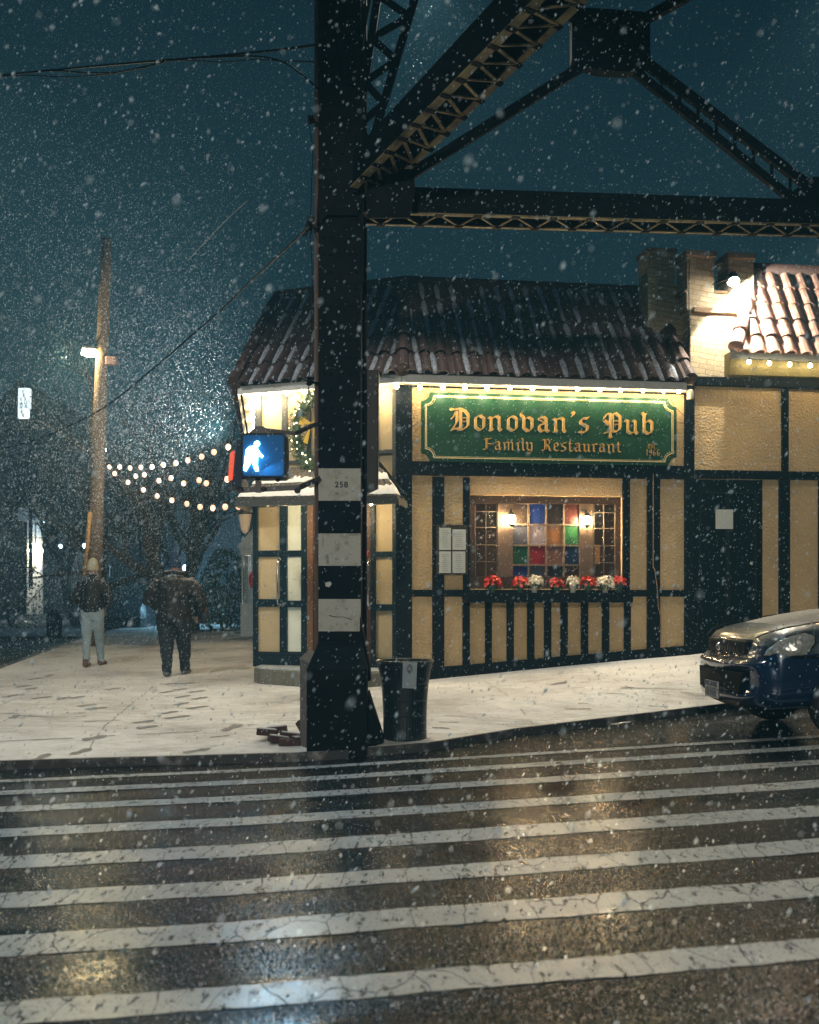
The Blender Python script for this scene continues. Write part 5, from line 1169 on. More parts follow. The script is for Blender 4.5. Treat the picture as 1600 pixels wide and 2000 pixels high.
mb = MB(); q = cw_(.80, -.878, .655); mb.ball(q, .05, 10, (1.5, .3, .62)); mb.build('side_marker', mat('amber_marker', (.45, .06, .01), .25, coat=.8, emit=((1, .15, .02), .12)), car, smooth=True)
mb = MB(); q = cw_(.22, -.70, .46)
mb.lathe(q, [(.075, -.02), (.085, .0), (.06, .03)], 14, Matrix.Rotation(math.radians(90), 4, 'X') @ Matrix.Rotation(math.radians(0), 4, 'Z')); mb.build('fog_lamp', mat('fog_glass', (.25, .27, .3), .15, .5), car, smooth=True)
mb = MB(); mb.prism([cw_(.035, y - .16, z - .03) for y, z in ((.10, .37), (.42, .37), (.42, .53), (.10, .53))], Vector((-.02, 0, 0))); pl = mb.build('licence_plate', mat('plate_pale', (.36, .36, .36), .45), car, bevel=.003)
mb = MB()
mb.prism([cw_(.012, y - .16, z - .03) for y, z in ((.10, .485), (.42, .485), (.42, .53), (.10, .53))], Vector((-.002, 0, 0)))
for i, yy in enumerate((.385, .345, .305, .255, .215, .175, .14)):
    mb.prism([cw_(.012, yy - .006 - .16, .39 - .03), cw_(.012, yy + .006 - .16, .39 - .03), cw_(.012, yy + .006 - .16, .47 - .03), cw_(.012, yy - .006 - .16, .47 - .03)], Vector((-.002, 0, 0)))
    if i % 2: mb.prism([cw_(.012, yy - .018 - .16, .425 - .03), cw_(.012, yy - .16, .425 - .03), cw_(.012, yy - .16, .437 - .03), cw_(.012, yy - .018 - .16, .437 - .03)], Vector((-.002, 0, 0)))
mb.build('plate_characters', mat('plate_navy', (.03, .05, .12), .5), pl)
mb = MB(); mb.ring_loft([[cw_(x, -.868, z) , cw_(x, -.89, z), cw_(x, -.89, z + .10), cw_(x, -.868, z + .10)] for x, z in ((.9, .38), (2.0, .38), (3.0, .38))]); mb.build('side_cladding', BLACK, car)
for x in (.92, 3.28):
    for sg in (-1, 1):
        c = cw_(x, sg * .80, .33); R_ = Matrix.Rotation(ca, 4, 'Z') @ Matrix.Rotation(math.radians(90), 4, 'X')
        mb = MB(); mb.lathe(c, [(.20, -.10), (.30, -.11), (.335, -.08), (.34, 0), (.335, .08), (.30, .11), (.20, .10)], 28, R_); wh = mb.build('wheel', RUBBER, car, smooth=True)
        mb = MB(); mb.lathe(c, [(.05, -.09), (.20, -.095), (.205, .095), (.05, .09)], 20, R_)
        for k in range(5):
            a = 2 * math.pi * k / 5; d = R_ @ Vector((math.cos(a), math.sin(a), 0)); ax = R_ @ Vector((0, 0, 1)); mb.beam(c + ax * .1 * (-sg), c + d * .19 + ax * .1 * (-sg), .03, .05, ax)
        mb.build('rim', mat('alloy', (.25, .26, .27), .3, .8), wh)
mb = MB()
for y in (-.95, .95): mb.ball(cw_(1.62, y, 1.16), .09, 10, (.7, 1.1, .8))
mb.build('door_mirror', CP, car, smooth=True)
mb = MB(); mb.beam(cw_(1.40, -.5, 1.155), cw_(1.75, .1, 1.40), .012, .012); mb.beam(cw_(1.40, .1, 1.155), cw_(1.72, .6, 1.38), .012, .012); mb.build('wiper', BLACK, car)

# ------------------------------------------------------------------ people (bodies grown as one skin, clothes fitted over them)
def remesh(name, parts, m, parent, voxel=.014, smooth_it=4, disp=0):
    """parts: lists of rings [(cx,cy,cz,rx,ry)], joined into one continuous surface"""
    mb = MB()
    for rings in parts:
        R_ = []
        for k, (x, y, z, rx, ry) in enumerate(rings):
            p = Vector((x, y, z)); a = Vector(rings[max(k - 1, 0)][:3]); c = Vector(rings[min(k + 1, len(rings) - 1)][:3]); d = (c - a).normalized()
            sx_ = Vector((1, 0, 0)); sx_ = (sx_ - d * sx_.dot(d)).normalized() if abs(d.x) < .9 else Vector((0, 0, 1)); sy_ = d.cross(sx_)
            R_.append([p + sx_ * rx * math.cos(2 * math.pi * j / 14) + sy_ * ry * math.sin(2 * math.pi * j / 14) for j in range(14)])
        mb.ring_loft(R_)
    o = mb.build(name, m, parent)
    rm = o.modifiers.new('remesh', 'REMESH'); rm.mode = 'VOXEL'; rm.voxel_size = voxel; rm.use_smooth_shade = True
    s_ = o.modifiers.new('smooth', 'SMOOTH'); s_.factor = .6; s_.iterations = smooth_it
    if disp:
        tx = bpy.data.textures.new(name + '_folds', 'CLOUDS'); tx.noise_scale = .11; tx.noise_depth = 2
        d_ = o.modifiers.new('folds', 'DISPLACE'); d_.texture = tx; d_.strength = disp; d_.mid_level = .5; d_.texture_coords = 'LOCAL'
    # freeze the modifiers into one mesh
    dg = bpy.context.evaluated_depsgraph_get(); me = bpy.data.meshes.new_from_object(o.evaluated_get(dg)); me.name = name
    o.modifiers.clear(); o.data = me; me.materials.clear(); me.materials.append(m); me.polygons.foreach_set('use_smooth', [True] * len(me.polygons))
    return o
SKIN = mat('skin', (.42, .25, .18), .5)
def snow_on_top(m, lo=.45, hi=.85, c=(.42, .44, .46)):
    t, b = nodes(m); lk = [l for l in t.links if l.to_socket == b.inputs['Base Color']]
    g = t.nodes.new('ShaderNodeNewGeometry'); sx_ = t.nodes.new('ShaderNodeSeparateXYZ'); t.links.new(g.outputs['Normal'], sx_.inputs[0])
    n = t.nodes.new('ShaderNodeTexNoise'); n.inputs['Scale'].default_value = 55; n.inputs['Detail'].default_value = 3; tc_ = t.nodes.new('ShaderNodeTexCoord'); t.links.new(tc_.outputs['Object'], n.inputs[0])
    a = t.nodes.new('ShaderNodeMath'); a.operation = 'ADD'; t.links.new(sx_.outputs['Z'], a.inputs[0]); t.links.new(n.outputs['Fac'], a.inputs[1])
    r = t.nodes.new('ShaderNodeMapRange'); r.inputs[1].default_value = .5 + lo; r.inputs[2].default_value = .5 + hi; t.links.new(a.outputs[0], r.inputs[0])
    mx = t.nodes.new('ShaderNodeMix'); mx.data_type = 'RGBA'; mx.inputs[7].default_value = (*c, 1)
    if lk: t.links.new(lk[0].from_socket, mx.inputs[6])
    else: mx.inputs[6].default_value = b.inputs['Base Color'].default_value
    t.links.new(r.outputs[0], mx.inputs[0]); t.links.new(mx.outputs[2], b.inputs['Base Color'])
def person(px, pyfoot, Y, hgt, bulk, label, jm, tm, hm, shm, coat_len, stance, beanie_tall, hands):
    X = wx(px, Y); z0_ = zwalk(X, Y); th = thing('person', label, 'person', (X, Y, z0_))
    s = hgt / 1.78; B = bulk
    def S(l): return [(X + x * s, Y + y * s, z0_ + z * s, rx * s, ry * s) for x, y, z, rx, ry in l]
    lx, rx_ = stance   # (dx, dy, lift) of each foot
    def leg(sg, f): 
        hx = sg * .088 * B; ax = hx + f[0]; return [(hx, 0, .96, .10 * B, .11 * B), (hx * 1.05, .0, .78, .095 * B, .10 * B), ((hx + ax) / 2, f[1] * .45 - .01, .50, .068 * B, .072 * B), ((hx + ax) / 2 + .1 * f[0], f[1] * .6, .42, .062 * B, .068 * B), (ax, f[1] * .9, .18 + f[2], .048 * B, .052 * B), (ax, f[1], .08 + f[2], .042, .05)]
    # body: torso, neck, head, arms, legs, hands in one skin
    head = [(0, -.0, 1.50, .055, .055), (0, .01, 1.56, .055, .06), (0, .015, 1.60, .068, .080), (0, .02, 1.66, .076, .095), (0, .02, 1.71, .076, .096), (0, .012, 1.76, .06, .075), (0, .01, 1.785, .02, .03)]
    torso = [(0, 0, .92, .14 * B, .10 * B), (0, 0, 1.05, .14 * B, .10 * B), (0, 0, 1.25, .15 * B, .10 * B), (0, 0, 1.40, .17 * B, .10), (0, 0, 1.47, .10, .07), (0, 0, 1.52, .05, .05)]
    def armp(sg, r=1.0):
        sh = .185 * B; el = .285 * B + .02; h = hands[0 if sg < 0 else 1]
        return [(sg * (sh - .09), 0, 1.395, .045 * r, .05 * r), (sg * (sh - .015), 0, 1.375, .055 * r * B ** .5, .056 * r * B ** .5), (sg * (sh + (el - sh) * .6), -.02, 1.25, .055 * r * B, .056 * r * B), (sg * el, -.03, 1.13, .050 * r * B, .052 * r * B), (sg * (el * .55 + h[0] * .45), .07 + h[1] * .4, (1.13 + h[2]) / 2 - .01, .043 * r * B, .045 * r * B), (sg * h[0], h[1], h[2], .036 * r * B, .036 * r * B)]
    eyes = [[(sg * .030, .108, 1.675, .012, .012), (sg * .030, .118, 1.675, .009, .009)] for sg in (-1, 1)]
    nose = [(0, .10, 1.665, .008, .01), (0, .125, 1.64, .014, .012), (0, .122, 1.632, .008, .008)]
    mouth = [(-.022, .108, 1.605, .006, .006), (0, .118, 1.605, .009, .008), (.022, .108, 1.605, .006, .006)]
    ears = [[(sg * .072, .0, 1.63, .01, .014), (sg * .080, -.005, 1.66, .012, .022), (sg * .074, -.004, 1.69, .008, .012)] for sg in (-1, 1)]
    fingers = []
    for sg in (-1, 1):
        h = hands[0 if sg < 0 else 1]
        fingers.append([(sg * h[0], h[1], h[2] + .02, .03, .022), (sg * h[0], h[1] + .02, h[2] - .05, .036, .016), (sg * h[0], h[1] + .03, h[2] - .085, .034, .013)])
        for k in range(4):
            dx = (k - 1.5) * .017; L = (.065, .075, .07, .055)[k]; fingers.append([(sg * h[0] + dx, h[1] + .03, h[2] - .08, .0085, .0085), (sg * h[0] + dx, h[1] + .045, h[2] - .08 - L * .5, .008, .008), (sg * h[0] + dx * .9, h[1] + .04 + .02, h[2] - .08 - L, .006, .006)])
        fingers.append([(sg * (h[0] - .028), h[1] + .02, h[2] - .03, .011, .011), (sg * (h[0] - .05), h[1] + .04, h[2] - .06, .009, .009), (sg * (h[0] - .05), h[1] + .055, h[2] - .085, .007, .007)])
    feet = []
    for sg, f in ((-1, lx), (1, rx_)):
        hx = sg * .088 * B + f[0]; feet.append([(hx, f[1] - .06, .05 + f[2], .03, .04), (hx, f[1] + .02, .045 + f[2], .038, .04), (hx + sg * .01, f[1] + .13, .035 + f[2] * .5, .04, .028), (hx + sg * .012, f[1] + .18, .03 + f[2] * .4, .025, .018)])
    remesh('body', [S(head), S(torso), S(armp(-1, .8)), S(armp(1, .8)), S(leg(-1, lx)), S(leg(1, rx_))] + [S(e_) for e_ in eyes] + [S(nose), S(mouth)] + [S(e_) for e_ in ears] + [S(f_) for f_ in fingers] + [S(f_) for f_ in feet], SKIN, th, .0085, 2)
    zc_ = coat_len
    jk = [(0, 0, zc_ - .02, .19 * B, .150 * B), (0, 0, zc_ + .03, .20 * B, .16 * B), (0, -.01, zc_ + .12, .20 * B, .16 * B), (0, -.015, 1.18, .195 * B, .15 * B), (0, -.01, 1.32, .21 * B, .145 * B), (0, -.005, 1.41, .195 * B, .125 * B), (0, 0, 1.465, .13 * B, .10 * B), (0, 0, 1.50, .085 * B ** .5, .085), (0, .0, 1.545, .078 * B ** .5, .082)]
    j_ = remesh('jacket', [S(jk), S(armp(-1, 1.45)), S(armp(1, 1.45))], jm, th, .013, 4, .055)
    def tleg(sg, f):
        l = leg(sg, f); return [(x, y, z, a * (1.22 if z < .7 else 1.12), c_ * (1.22 if z < .7 else 1.12)) for x, y, z, a, c_ in l[:-1]] + [(l[-1][0], l[-1][1] - .005, .055 + f[2], .062 * B ** .5, .066 * B ** .5)]
    hips = [(0, 0, .80, .10 * B, .11 * B), (0, -.01, .90, .165 * B, .13 * B), (0, 0, 1.0, .16 * B, .12 * B)]
    remesh('trousers', [S(hips), S(tleg(-1, lx)), S(tleg(1, rx_))], tm, th, .012, 3, .040)
    for sg, f in ((-1, lx), (1, rx_)):
        hx = sg * .088 * B + f[0]
        remesh('shoe', [S([(hx, f[1] - .08, .055 + f[2], .036, .045), (hx, f[1] - .06, .05 + f[2], .048, .052), (hx, f[1] + .03, .05 + f[2], .050, .052), (hx + sg * .012, f[1] + .13, .042 + f[2] * .5, .052, .040), (hx + sg * .014, f[1] + .21, .034 + f[2] * .4, .034, .024)]), S([(hx, f[1] - .02, .05 + f[2], .05, .055), (hx, f[1] - .01, .13 + f[2], .052, .056)])], shm, th, .009, 2)
    bt = beanie_tall
    hat = [(0, .015, 1.60, .082, .101), (0, .018, 1.655, .090, .110), (0, .02, 1.70, .090, .110), (0, .018, 1.755, .080, .097), (0, .012, 1.79 + bt * .5, .060, .072), (0, .005, 1.812 + bt, .030, .036)]
    h_ = remesh('knit_hat', [S(hat)], hm, th, .008, 3)
    mb = MB(); mb.ring_loft([[Vector((X + s * rx * math.cos(2 * math.pi * j / 24), Y + s * (.017 + ry * math.sin(2 * math.pi * j / 24)), z0_ + s * z)) for j in range(24)] for rx, ry, z in ((.089, .108, 1.61), (.093, .113, 1.622), (.094, .114, 1.67), (.090, .110, 1.685))], cap=False); mb.build('hat_cuff', hm, h_, smooth=True)
    return th
dk = mat('black_quilted', (.006, .006, .007), .6, bump=(22, .8, .02), noise=(60, .4, (.03, .03, .03), (.6, .75)))
snow_on_top(dk, .62, 1.0, (.30, .31, .32))
p1 = person(181, 1300, 17.15, 1.78, .98, 'slim person in black jacket, pale trousers and cream knit hat walking away', dk, mat('pale_denim', (.28, .37, .42), .8, bump=(30, .6, .01), noise=(9, .4, (.20, .27, .32))),
       mat('cream_knit', (.50, .47, .33), .9, bump=(70, .8, .01)), mat('brown_boot', (.12, .055, .030), .6, bump=(40, .5, .006)), .93, ((.03, -.16, .0), (-.015, .24, .0)), 0, ((.14, .13, .98), (.14, .13, .98)))
brn = mat('dark_brown_coat', (.007, .0065, .006), .65, bump=(18, .9, .02), noise=(40, .4, (.03, .026, .022), (.6, .75)))
snow_on_top(brn, .55, .95, (.32, .32, .32))
p2 = person(341, 1320, 15.4, 1.80, 1.32, 'heavyset person in bulky dark coat, navy trousers and dark blue knit hat walking away', brn, mat('navy_trousers', (.007, .014, .022), .7, bump=(26, .7, .012), noise=(30, .4, (.02, .03, .04))),
       mat('navy_knit', (.012, .035, .085), .9, bump=(70, .8, .01)), mat('grey_trainer', (.10, .11, .12), .6, bump=(40, .5, .006)), .80, ((.035, -.14, .0), (-.01, .24, .0)), .03, ((.20, .22, .98), (.27, .26, .92)))
# light hood ruff on p2's collar and a bag carried on the right arm
mb = MB(); q = Vector((wx(341, 15.4), 15.4, zwalk(wx(341, 15.4), 15.4)));
mb.tube([q + Vector((.135 * math.cos(a), .09 * math.sin(a), 1.545 + .01 * math.sin(3 * a))) for a in [2 * math.pi * k / 20 for k in range(21)]], .035, 8); mb.build('collar', brn, p2, smooth=True)
bg_ = thing('carrier_bag', 'small dark bag hanging from the right hand of the heavyset walker', 'bag', at(398, 1185, 15.65))
mb = MB(); q = at(398, 1196, 15.65); mb.ring_loft([[q + Vector((a * sx_, b_ * sy_, z)) for a, b_ in ((-1, -.5), (0, -.7), (1, -.5), (1, .5), (0, .7), (-1, .5))] for z, sx_, sy_ in ((-.16, .05, .03), (-.13, .085, .05), (0, .08, .045), (.08, .055, .02))]); mb.build('sack', mat('bag_navy', (.02, .025, .035), .5, bump=(20, .8, .02)), bg_, smooth=True)
mb = MB(); mb.tube([q + Vector((-.04, 0, .07)), at(392, 1174, 15.65), q + Vector((.04, 0, .07))], .006, 5); mb.build('strap', BLACK, bg_)

# ------------------------------------------------------------------ pole, wires
pt = at(208, 467, 22); pb = at(177, 1262, 22); pb.z = .1
pole = thing('utility_pole', 'tall leaning wooden utility pole lit orange near its foot', 'utility pole', pb)
mb = MB(); mb.tube([pb.lerp(pt, i / 8) for i in range(9)], [.185, .18, .17, .16, .15, .14, .13, .12, .112], 12); mb.build('shaft', POLEWOOD, pole, smooth=True)
mb = MB(); mb.tube([at(176, 1000, 21.8), at(171, 1060, 21.75), at(164, 1125, 21.7)], .045, 8); mb.build('yellow_guy_guard', mat('guy_guard', (.34, .18, .045), .5), pole, smooth=True)
mb = MB(); q = at(218, 705, 21.9); mb.box(q.x - .11, q.x + .11, q.y - .08, q.y + .08, q.z - .09, q.z + .09); mb.build('service_box', mat('rust_box', (.20, .11, .08), .6), pole, bevel=.01)
sl = thing('street_lamp', 'lit yellowish street lamp head on a short arm left of the leaning pole', 'street lamp', at(175, 687, 21.9))
mb = MB(); mb.tube([at(197, 700, 22), at(186, 688, 21.9), at(176, 682, 21.8)], .025, 6); mb.build('arm', BLACK, sl)
q = at(175, 685, 21.8); mb = MB(); mb.ball(q + Vector((0, 0, .04)), .14, 10, (1.2, 1, .5)); mb.build('head', mat('lamp_head', (.2, .2, .2), .5), sl, smooth=True); mb = MB(); mb.ball(q + Vector((0, 0, -.05)), .15, 10, (1.2, .9, .5)); mb.build('lens', E_WARM, sl, smooth=True)
lamp('street_lamp_glow', 'POINT', q + Vector((-.45, -.05, -.25)), 260, (1.0, .80, .42), .1)
def wire(name, label, pts, r, m=BLACK, cat='wire', group=None):
    P = [Vector(p) for p in pts]; out = []
    for i in range(len(P) - 1):
        p0, p1_, p2_, p3 = P[max(i - 1, 0)], P[i], P[i + 1], P[min(i + 2, len(P) - 1)]
        for k in range(8):
            t_ = k / 8; out.append(.5 * ((2 * p1_) + (p2_ - p0) * t_ + (2 * p0 - 5 * p1_ + 4 * p2_ - p3) * t_ * t_ + (3 * p1_ - p0 - 3 * p2_ + p3) * t_ ** 3))
    out.append(P[-1]); mb = MB(); mb.tube(out, r, 6); return tagp(mb.build(name, m), label, cat, group)
yw = lambda x: 9.6 + (625 - x) / 625 * 4
def wp_(l): return [at(x, y, yw(x)) for x, y in l]
wire('overhead_cable', 'thick overhead cable clamped highest on the left of the column', wp_([(-200, 165), (0, 147), (80, 139), (200, 128), (320, 118), (440, 108), (530, 99), (570, 94), (622, 87)]), .012, group='overhead cables')
wire('overhead_cable', 'overhead cable looping under the thick one and dropping to the column', wp_([(-200, 168), (0, 148), (60, 141), (110, 138), (170, 142), (230, 141), (300, 126), (340, 117), (420, 112), (500, 110), (550, 120), (585, 142), (625, 176)]), .009, group='overhead cables')
wire('overhead_cable', 'thin overhead cable sagging lowest and ending level at the column', wp_([(-200, 160), (0, 149), (60, 147), (120, 150), (200, 146), (280, 132), (330, 119), (380, 119), (440, 121), (500, 116), (550, 119), (622, 121)]), .006, group='overhead cables')
wire('overhead_wire', 'long dark wire falling from the column bracket past the leaning pole', [at(x, y, 9 + (606 - x) / 606 * 9) for x, y in ((604, 440), (575, 470), (500, 540), (430, 607), (375, 655), (290, 728), (205, 795), (130, 834), (60, 862), (0, 877), (-150, 905))], .010)
wire('overhead_wire', 'short pale wire crossing the sky left of the column', [at(483, 392, 10), at(445, 427, 10), at(410, 463, 10), at(368, 508, 10)], .003, mat('bright_wire', (.25, .27, .27), .4))
wire('drop_wire', 'thin dark wire hanging straight down the left edge of the column', [at(603, 240, 9.5), at(611, 290, 9.5), at(609, 350, 9.5), at(607, 430, 9.5)], .004)
wire('drop_wire', 'dark wire dropping from the lower bracket to the wreath', [at(606, 455, 9.5), at(610, 560, 9.5), at(604, 740, 9.5), at(600, 780, 9.5)], .005)
for (x, y, lab) in ((607, 234, 'small upper insulator bracket on the left of the column'), (604, 442, 'tangled lower insulator bracket on the left of the column'), (604, 745, 'small dark clamp on the drop wire in front of the eave')):
    th = thing('insulator', lab, 'insulator', at(x, y, 9.52)); q = at(x, y, 9.52)
    mb = MB(); mb.beam(q, Vector((wx(620, 9.52), 9.62, q.z)), .02, .02); mb.build('bracket', BLACK, th)
    mb = MB(); mb.lathe(q + Vector((0, 0, -.04)), [(.012, 0), (.035, .015), (.02, .03), (.04, .045), (.02, .06), (.03, .075), (.01, .09)], 10); mb.build('cup', BLACK, th)
    if y == 442:
        mb = MB(); rnd = random.Random(2)
        for k in range(5): mb.tube([q + Vector((rnd.uniform(-.06, .06), 0, rnd.uniform(-.1, .1))) for _ in range(5)], .006, 5)
        mb.build('wire_tangle', BLACK, th)

# ------------------------------------------------------------------ bare trees
def tree(name, label, base, H, r0, seed, spread=1.0, levels=5, lean=(0, 0), first=.3, weep=0, group=None):
    rnd = random.Random(seed); th = thing(name, label, 'tree', base, 0, group); TK = MB(); CR = MB()
    def grow(p, d, L, r, lev):
        n = 4 if lev < 3 else 3; pts = [p]; R = [r]; q = p.copy(); dd = d.copy()
        for i in range(n):
            dd = (dd + Vector((rnd.gauss(0, .14), rnd.gauss(0, .14), rnd.gauss(0, .10) + (.05 if lev < 3 else -.02 - weep)))).normalized(); q = q + dd * L / n; pts.append(q.copy()); R.append(r * (1 - .42 * (i + 1) / n))
        (TK if lev == 0 else CR).tube(pts, R, 8 if lev == 0 else (5 if lev < 3 else 3), cap=lev < 2)
        if lev >= levels: return
        nb = rnd.randint(3, 4) if lev else 5
        for k in range(nb):
            f_ = rnd.uniform(first, 1) if lev else rnd.uniform(.38, 1); idx = min(n - 1, int(f_ * n)); o_ = pts[idx].lerp(pts[idx + 1], f_ * n - idx) if f_ < 1 else pts[-1]
            ang = rnd.uniform(.35, .95) * spread; az = 2 * math.pi * (k / nb) + rnd.uniform(-.6, .6); t1 = dd.cross(Vector((.3, .8, .1))).normalized(); t2 = dd.cross(t1)
            nd = (dd * math.cos(ang) + (t1 * math.cos(az) + t2 * math.sin(az)) * math.sin(ang)).normalized()
            grow(o_, nd, L * rnd.uniform(.55, .8), R[idx] * rnd.uniform(.45, .62), lev + 1)
    grow(Vector(base), Vector((lean[0], lean[1], 1)).normalized(), H * .42, r0, 0)
    TK.build('trunk', BARK, th, smooth=True); CR.build('crown', BARK, th, fix=False)
tg = 'bare street trees'
tree('bare_tree', 'bare tree with thick trunk right behind the dark-blue-hatted walker', (-5.72, 24.5, .1), 9.6, .24, 11, 1.0, 5, group=tg)
tree('bare_tree', 'bare tree with dense twigs left of the leaning pole under the lamp', (-8.25, 27, .1), 8.2, .17, 23, 1.2, 5, lean=(-.12, 0), group=tg)
tree('bare_tree', 'slender bare tree second behind the festoon lights', (-6.9, 31, .1), 10.5, .20, 31, 1.0, 5, group=tg)
tree('bare_tree', 'bare tree nearest the pub side wall with trunk beside the gate', (-5.9, 28, .1), 8.5, .22, 47, 1.0, 5, group=tg)
tree('bare_tree', 'far bare tree between the pole and the portico building', (-14.3, 44, .1), 11, .22, 53, 1.0, 4, group=tg)
tree('bare_tree', 'far bare tree at the left edge of the lawn', (-20, 42, .1), 9, .24, 61, 1.0, 4, group=tg)
# clipped dark shrubs by the fence
def shrub(label, c, sx_, sz_, seed, n=900, name='shrub'):
    th = thing(name, label, 'shrub', c, 0, None); rnd = random.Random(seed); mb = MB(); st2 = MB()
    for k in range(5): a = 2 * math.pi * k / 5; st2.tube([Vector(c), Vector(c) + Vector((math.cos(a) * sx_ * .4, math.sin(a) * sx_ * .4, sz_ * .5)), Vector(c) + Vector((math.cos(a) * sx_ * .7, math.sin(a) * sx_ * .7, sz_ * .9))], [.03, .02, .008], 5)
    for k in range(n):
        a = rnd.uniform(0, 6.283); h = rnd.random(); r = sx_ * (math.sin(math.pi * (h * .8 + .15)) ** .7) * rnd.uniform(.5, 1.08); p = Vector(c) + Vector((r * math.cos(a), r * math.sin(a), h * sz_)); d = Vector((rnd.gauss(0, 1), rnd.gauss(0, 1), rnd.gauss(0, 1))).normalized(); e_ = d.orthogonal().normalized() * .035; mb.add([p - e_, p + d * .09, p + e_, p - d * .05], [(0, 1, 2, 3)])
    mb.build('leaves', LEAFD, th, fix=False); st2.build('stems', BARK, th)
shrub('dark pointed shrub before the white gated porch', (wx(440, 27), 27, .2), .75, 2.5, 1)
shrub('rounded dark shrub behind the slim walker', (wx(245, 40), 40, .1), 1.3, 1.9, 2)
shrub('large dark evergreen shrub at the far left edge by the white portico', (wx(22, 42), 42, .1), 1.5, 3.2, 3)
shrub('low dark shrub between the two tree trunks', (wx(402, 36), 36, .1), 1.0, 2.0, 4)

# ------------------------------------------------------------------ side street background
BW = mat('dark_house', (.06, .075, .09), .8, noise=(2, .5, (.03, .04, .05))); BB = mat('pale_blue_house', (.22, .30, .36), .7, noise=(1, .4, (.14, .2, .26)))
ph = thing('portico_house', 'distant house with four tall floodlit white columns', 'house', (wx(70, 55), 56, 0))
mb = MB(); Yp = 55; mb.box(wx(-60, Yp), wx(150, Yp), Yp + 2, Yp + 12, 0, 9.5); mb.build('walls', BW, ph)
mb = MB(); mb.prism([Vector((wx(-70, Yp), Yp - .6, 9.5)), Vector((wx(160, Yp), Yp - .6, 9.5)), Vector((wx(45, Yp), Yp - .6, 13))], Vector((0, 13, 0))); mb.build('roof', mat('dark_slate', (.04, .045, .05), .8), ph)
mb = MB(); mb.box(wx(40, Yp), wx(100, Yp), Yp - .5, Yp + 2, 0, .5); mb.build('porch_floor', mat('porch_stone', (.3, .33, .35), .7), ph); mb = MB(); mb.box(wx(40, Yp), wx(100, Yp), Yp - .4, Yp + 2, 5.5, 6.2); mb.build('entablature', mat('porch_stone', (.3, .33, .35), .7), ph)
for x in (57, 65, 74, 80):
    mb = MB(); mb.lathe(Vector((wx(x, Yp), Yp, .5)), [(.16, 0), (.13, .1), (.10, 4.9), (.15, 5.0)], 10); mb.build('column', mat('white_column', (.75, .76, .75), .6), ph, smooth=True)
def glow_lamp(px, py, Y, r, m, label, power=0, col=(1, 1, 1), cat='lamp'):
    th = thing('wall_lamp' if cat == 'lamp' else cat, label, 'lamp', at(px, py, Y)); mb = MB(); mb.ball(at(px, py, Y), r, 8); mb.build('bulb', m, th, smooth=True)
    mb = MB(); mb.lathe(at(px, py, Y) + Vector((0, 0, r * .9)), [(r * 1.1, 0), (r * .4, r * .5)], 8); mb.build('shade', BLACK, th)
    if power: lamp('wall_lamp_light', 'POINT', at(px, py, Y) + Vector((0, -.3, -.25)), power, col, .15)
glow_lamp(60, 1075, 54.4, .16, E_WARM, 'bright wall lamp left between the white portico columns', 70, (1, .85, .65)); glow_lamp(79, 1076, 54.6, .13, E_WARM, 'bright wall lamp right between the white portico columns', 70, (.85, .92, 1))
glow_lamp(83, 1022, 54, .11, E_COOL, 'small cool lamp above the portico columns', 60, (.5, .8, 1)); glow_lamp(118, 1067, 52, .10, E_COOL, 'tiny blue lamp in mid air between portico and pole', 0)
glow_lamp(166, 1066, 40, .10, E_COOL, 'cool lamp peeping out left of the leaning pole', 30, (.6, .85, 1)); glow_lamp(205, 879, 23, .04, E_COOL, 'tiny pale green lamp on the right of the leaning pole', 0)
glow_lamp(364, 1110, 33, .13, E_COOL, 'brightest blue-white lamp glaring beside the navy knit hat', 420, (.35, .75, 1.0)); glow_lamp(362, 1068, 37, .06, E_COOL, 'small blue lamp above the bright blue-white one', 12, (.4, .75, 1))
def house(px0, px1, py0, Y, m, label, roofm=True, depth=7):
    z = CH + (HY - py0) / F * Y; X0, X1 = wx(px0, Y), wx(px1, Y); th = thing('house', label, 'house', ((X0 + X1) / 2, Y, 0))
    mb = MB(); mb.box(X0, X1, Y, Y + depth, -.3, z); mb.build('walls', m, th)
    mb = MB(); mb.prism([Vector((X0 - .3, Y - .3, z)), Vector((X1 + .3, Y - .3, z)), Vector(((X0 + X1) / 2, Y - .3, z + (X1 - X0) * .3))], Vector((0, depth + .6, 0))); mb.build('roof', mat('house_roof', (.05, .055, .065), .8), th)
    k = max(1, int((X1 - X0) / 2.2))
    for i in range(k):
        for zz in (1.2, 4.0):
            if zz + 1.3 < z: mb = MB(); xc = X0 + (i + .5) * (X1 - X0) / k; mb.box(xc - .4, xc + .4, Y - .06, Y + .0, zz, zz + 1.2); f_ = mb.build('window', TRIM, th); mb = MB(); mb.box(xc - .34, xc + .34, Y - .08, Y - .061, zz + .06, zz + 1.14); mb.build('pane', mat('night_pane', (.02, .03, .04), .1), f_)
    return th
house(345, 470, 985, 43, BB, 'pale blue house behind the brightest cool lamp', depth=8)
house(175, 330, 965, 50, BW, 'dark house behind the leaning pole', depth=9)
house(96, 165, 900, 62, BW, 'farthest dark house between portico and pole', depth=9)
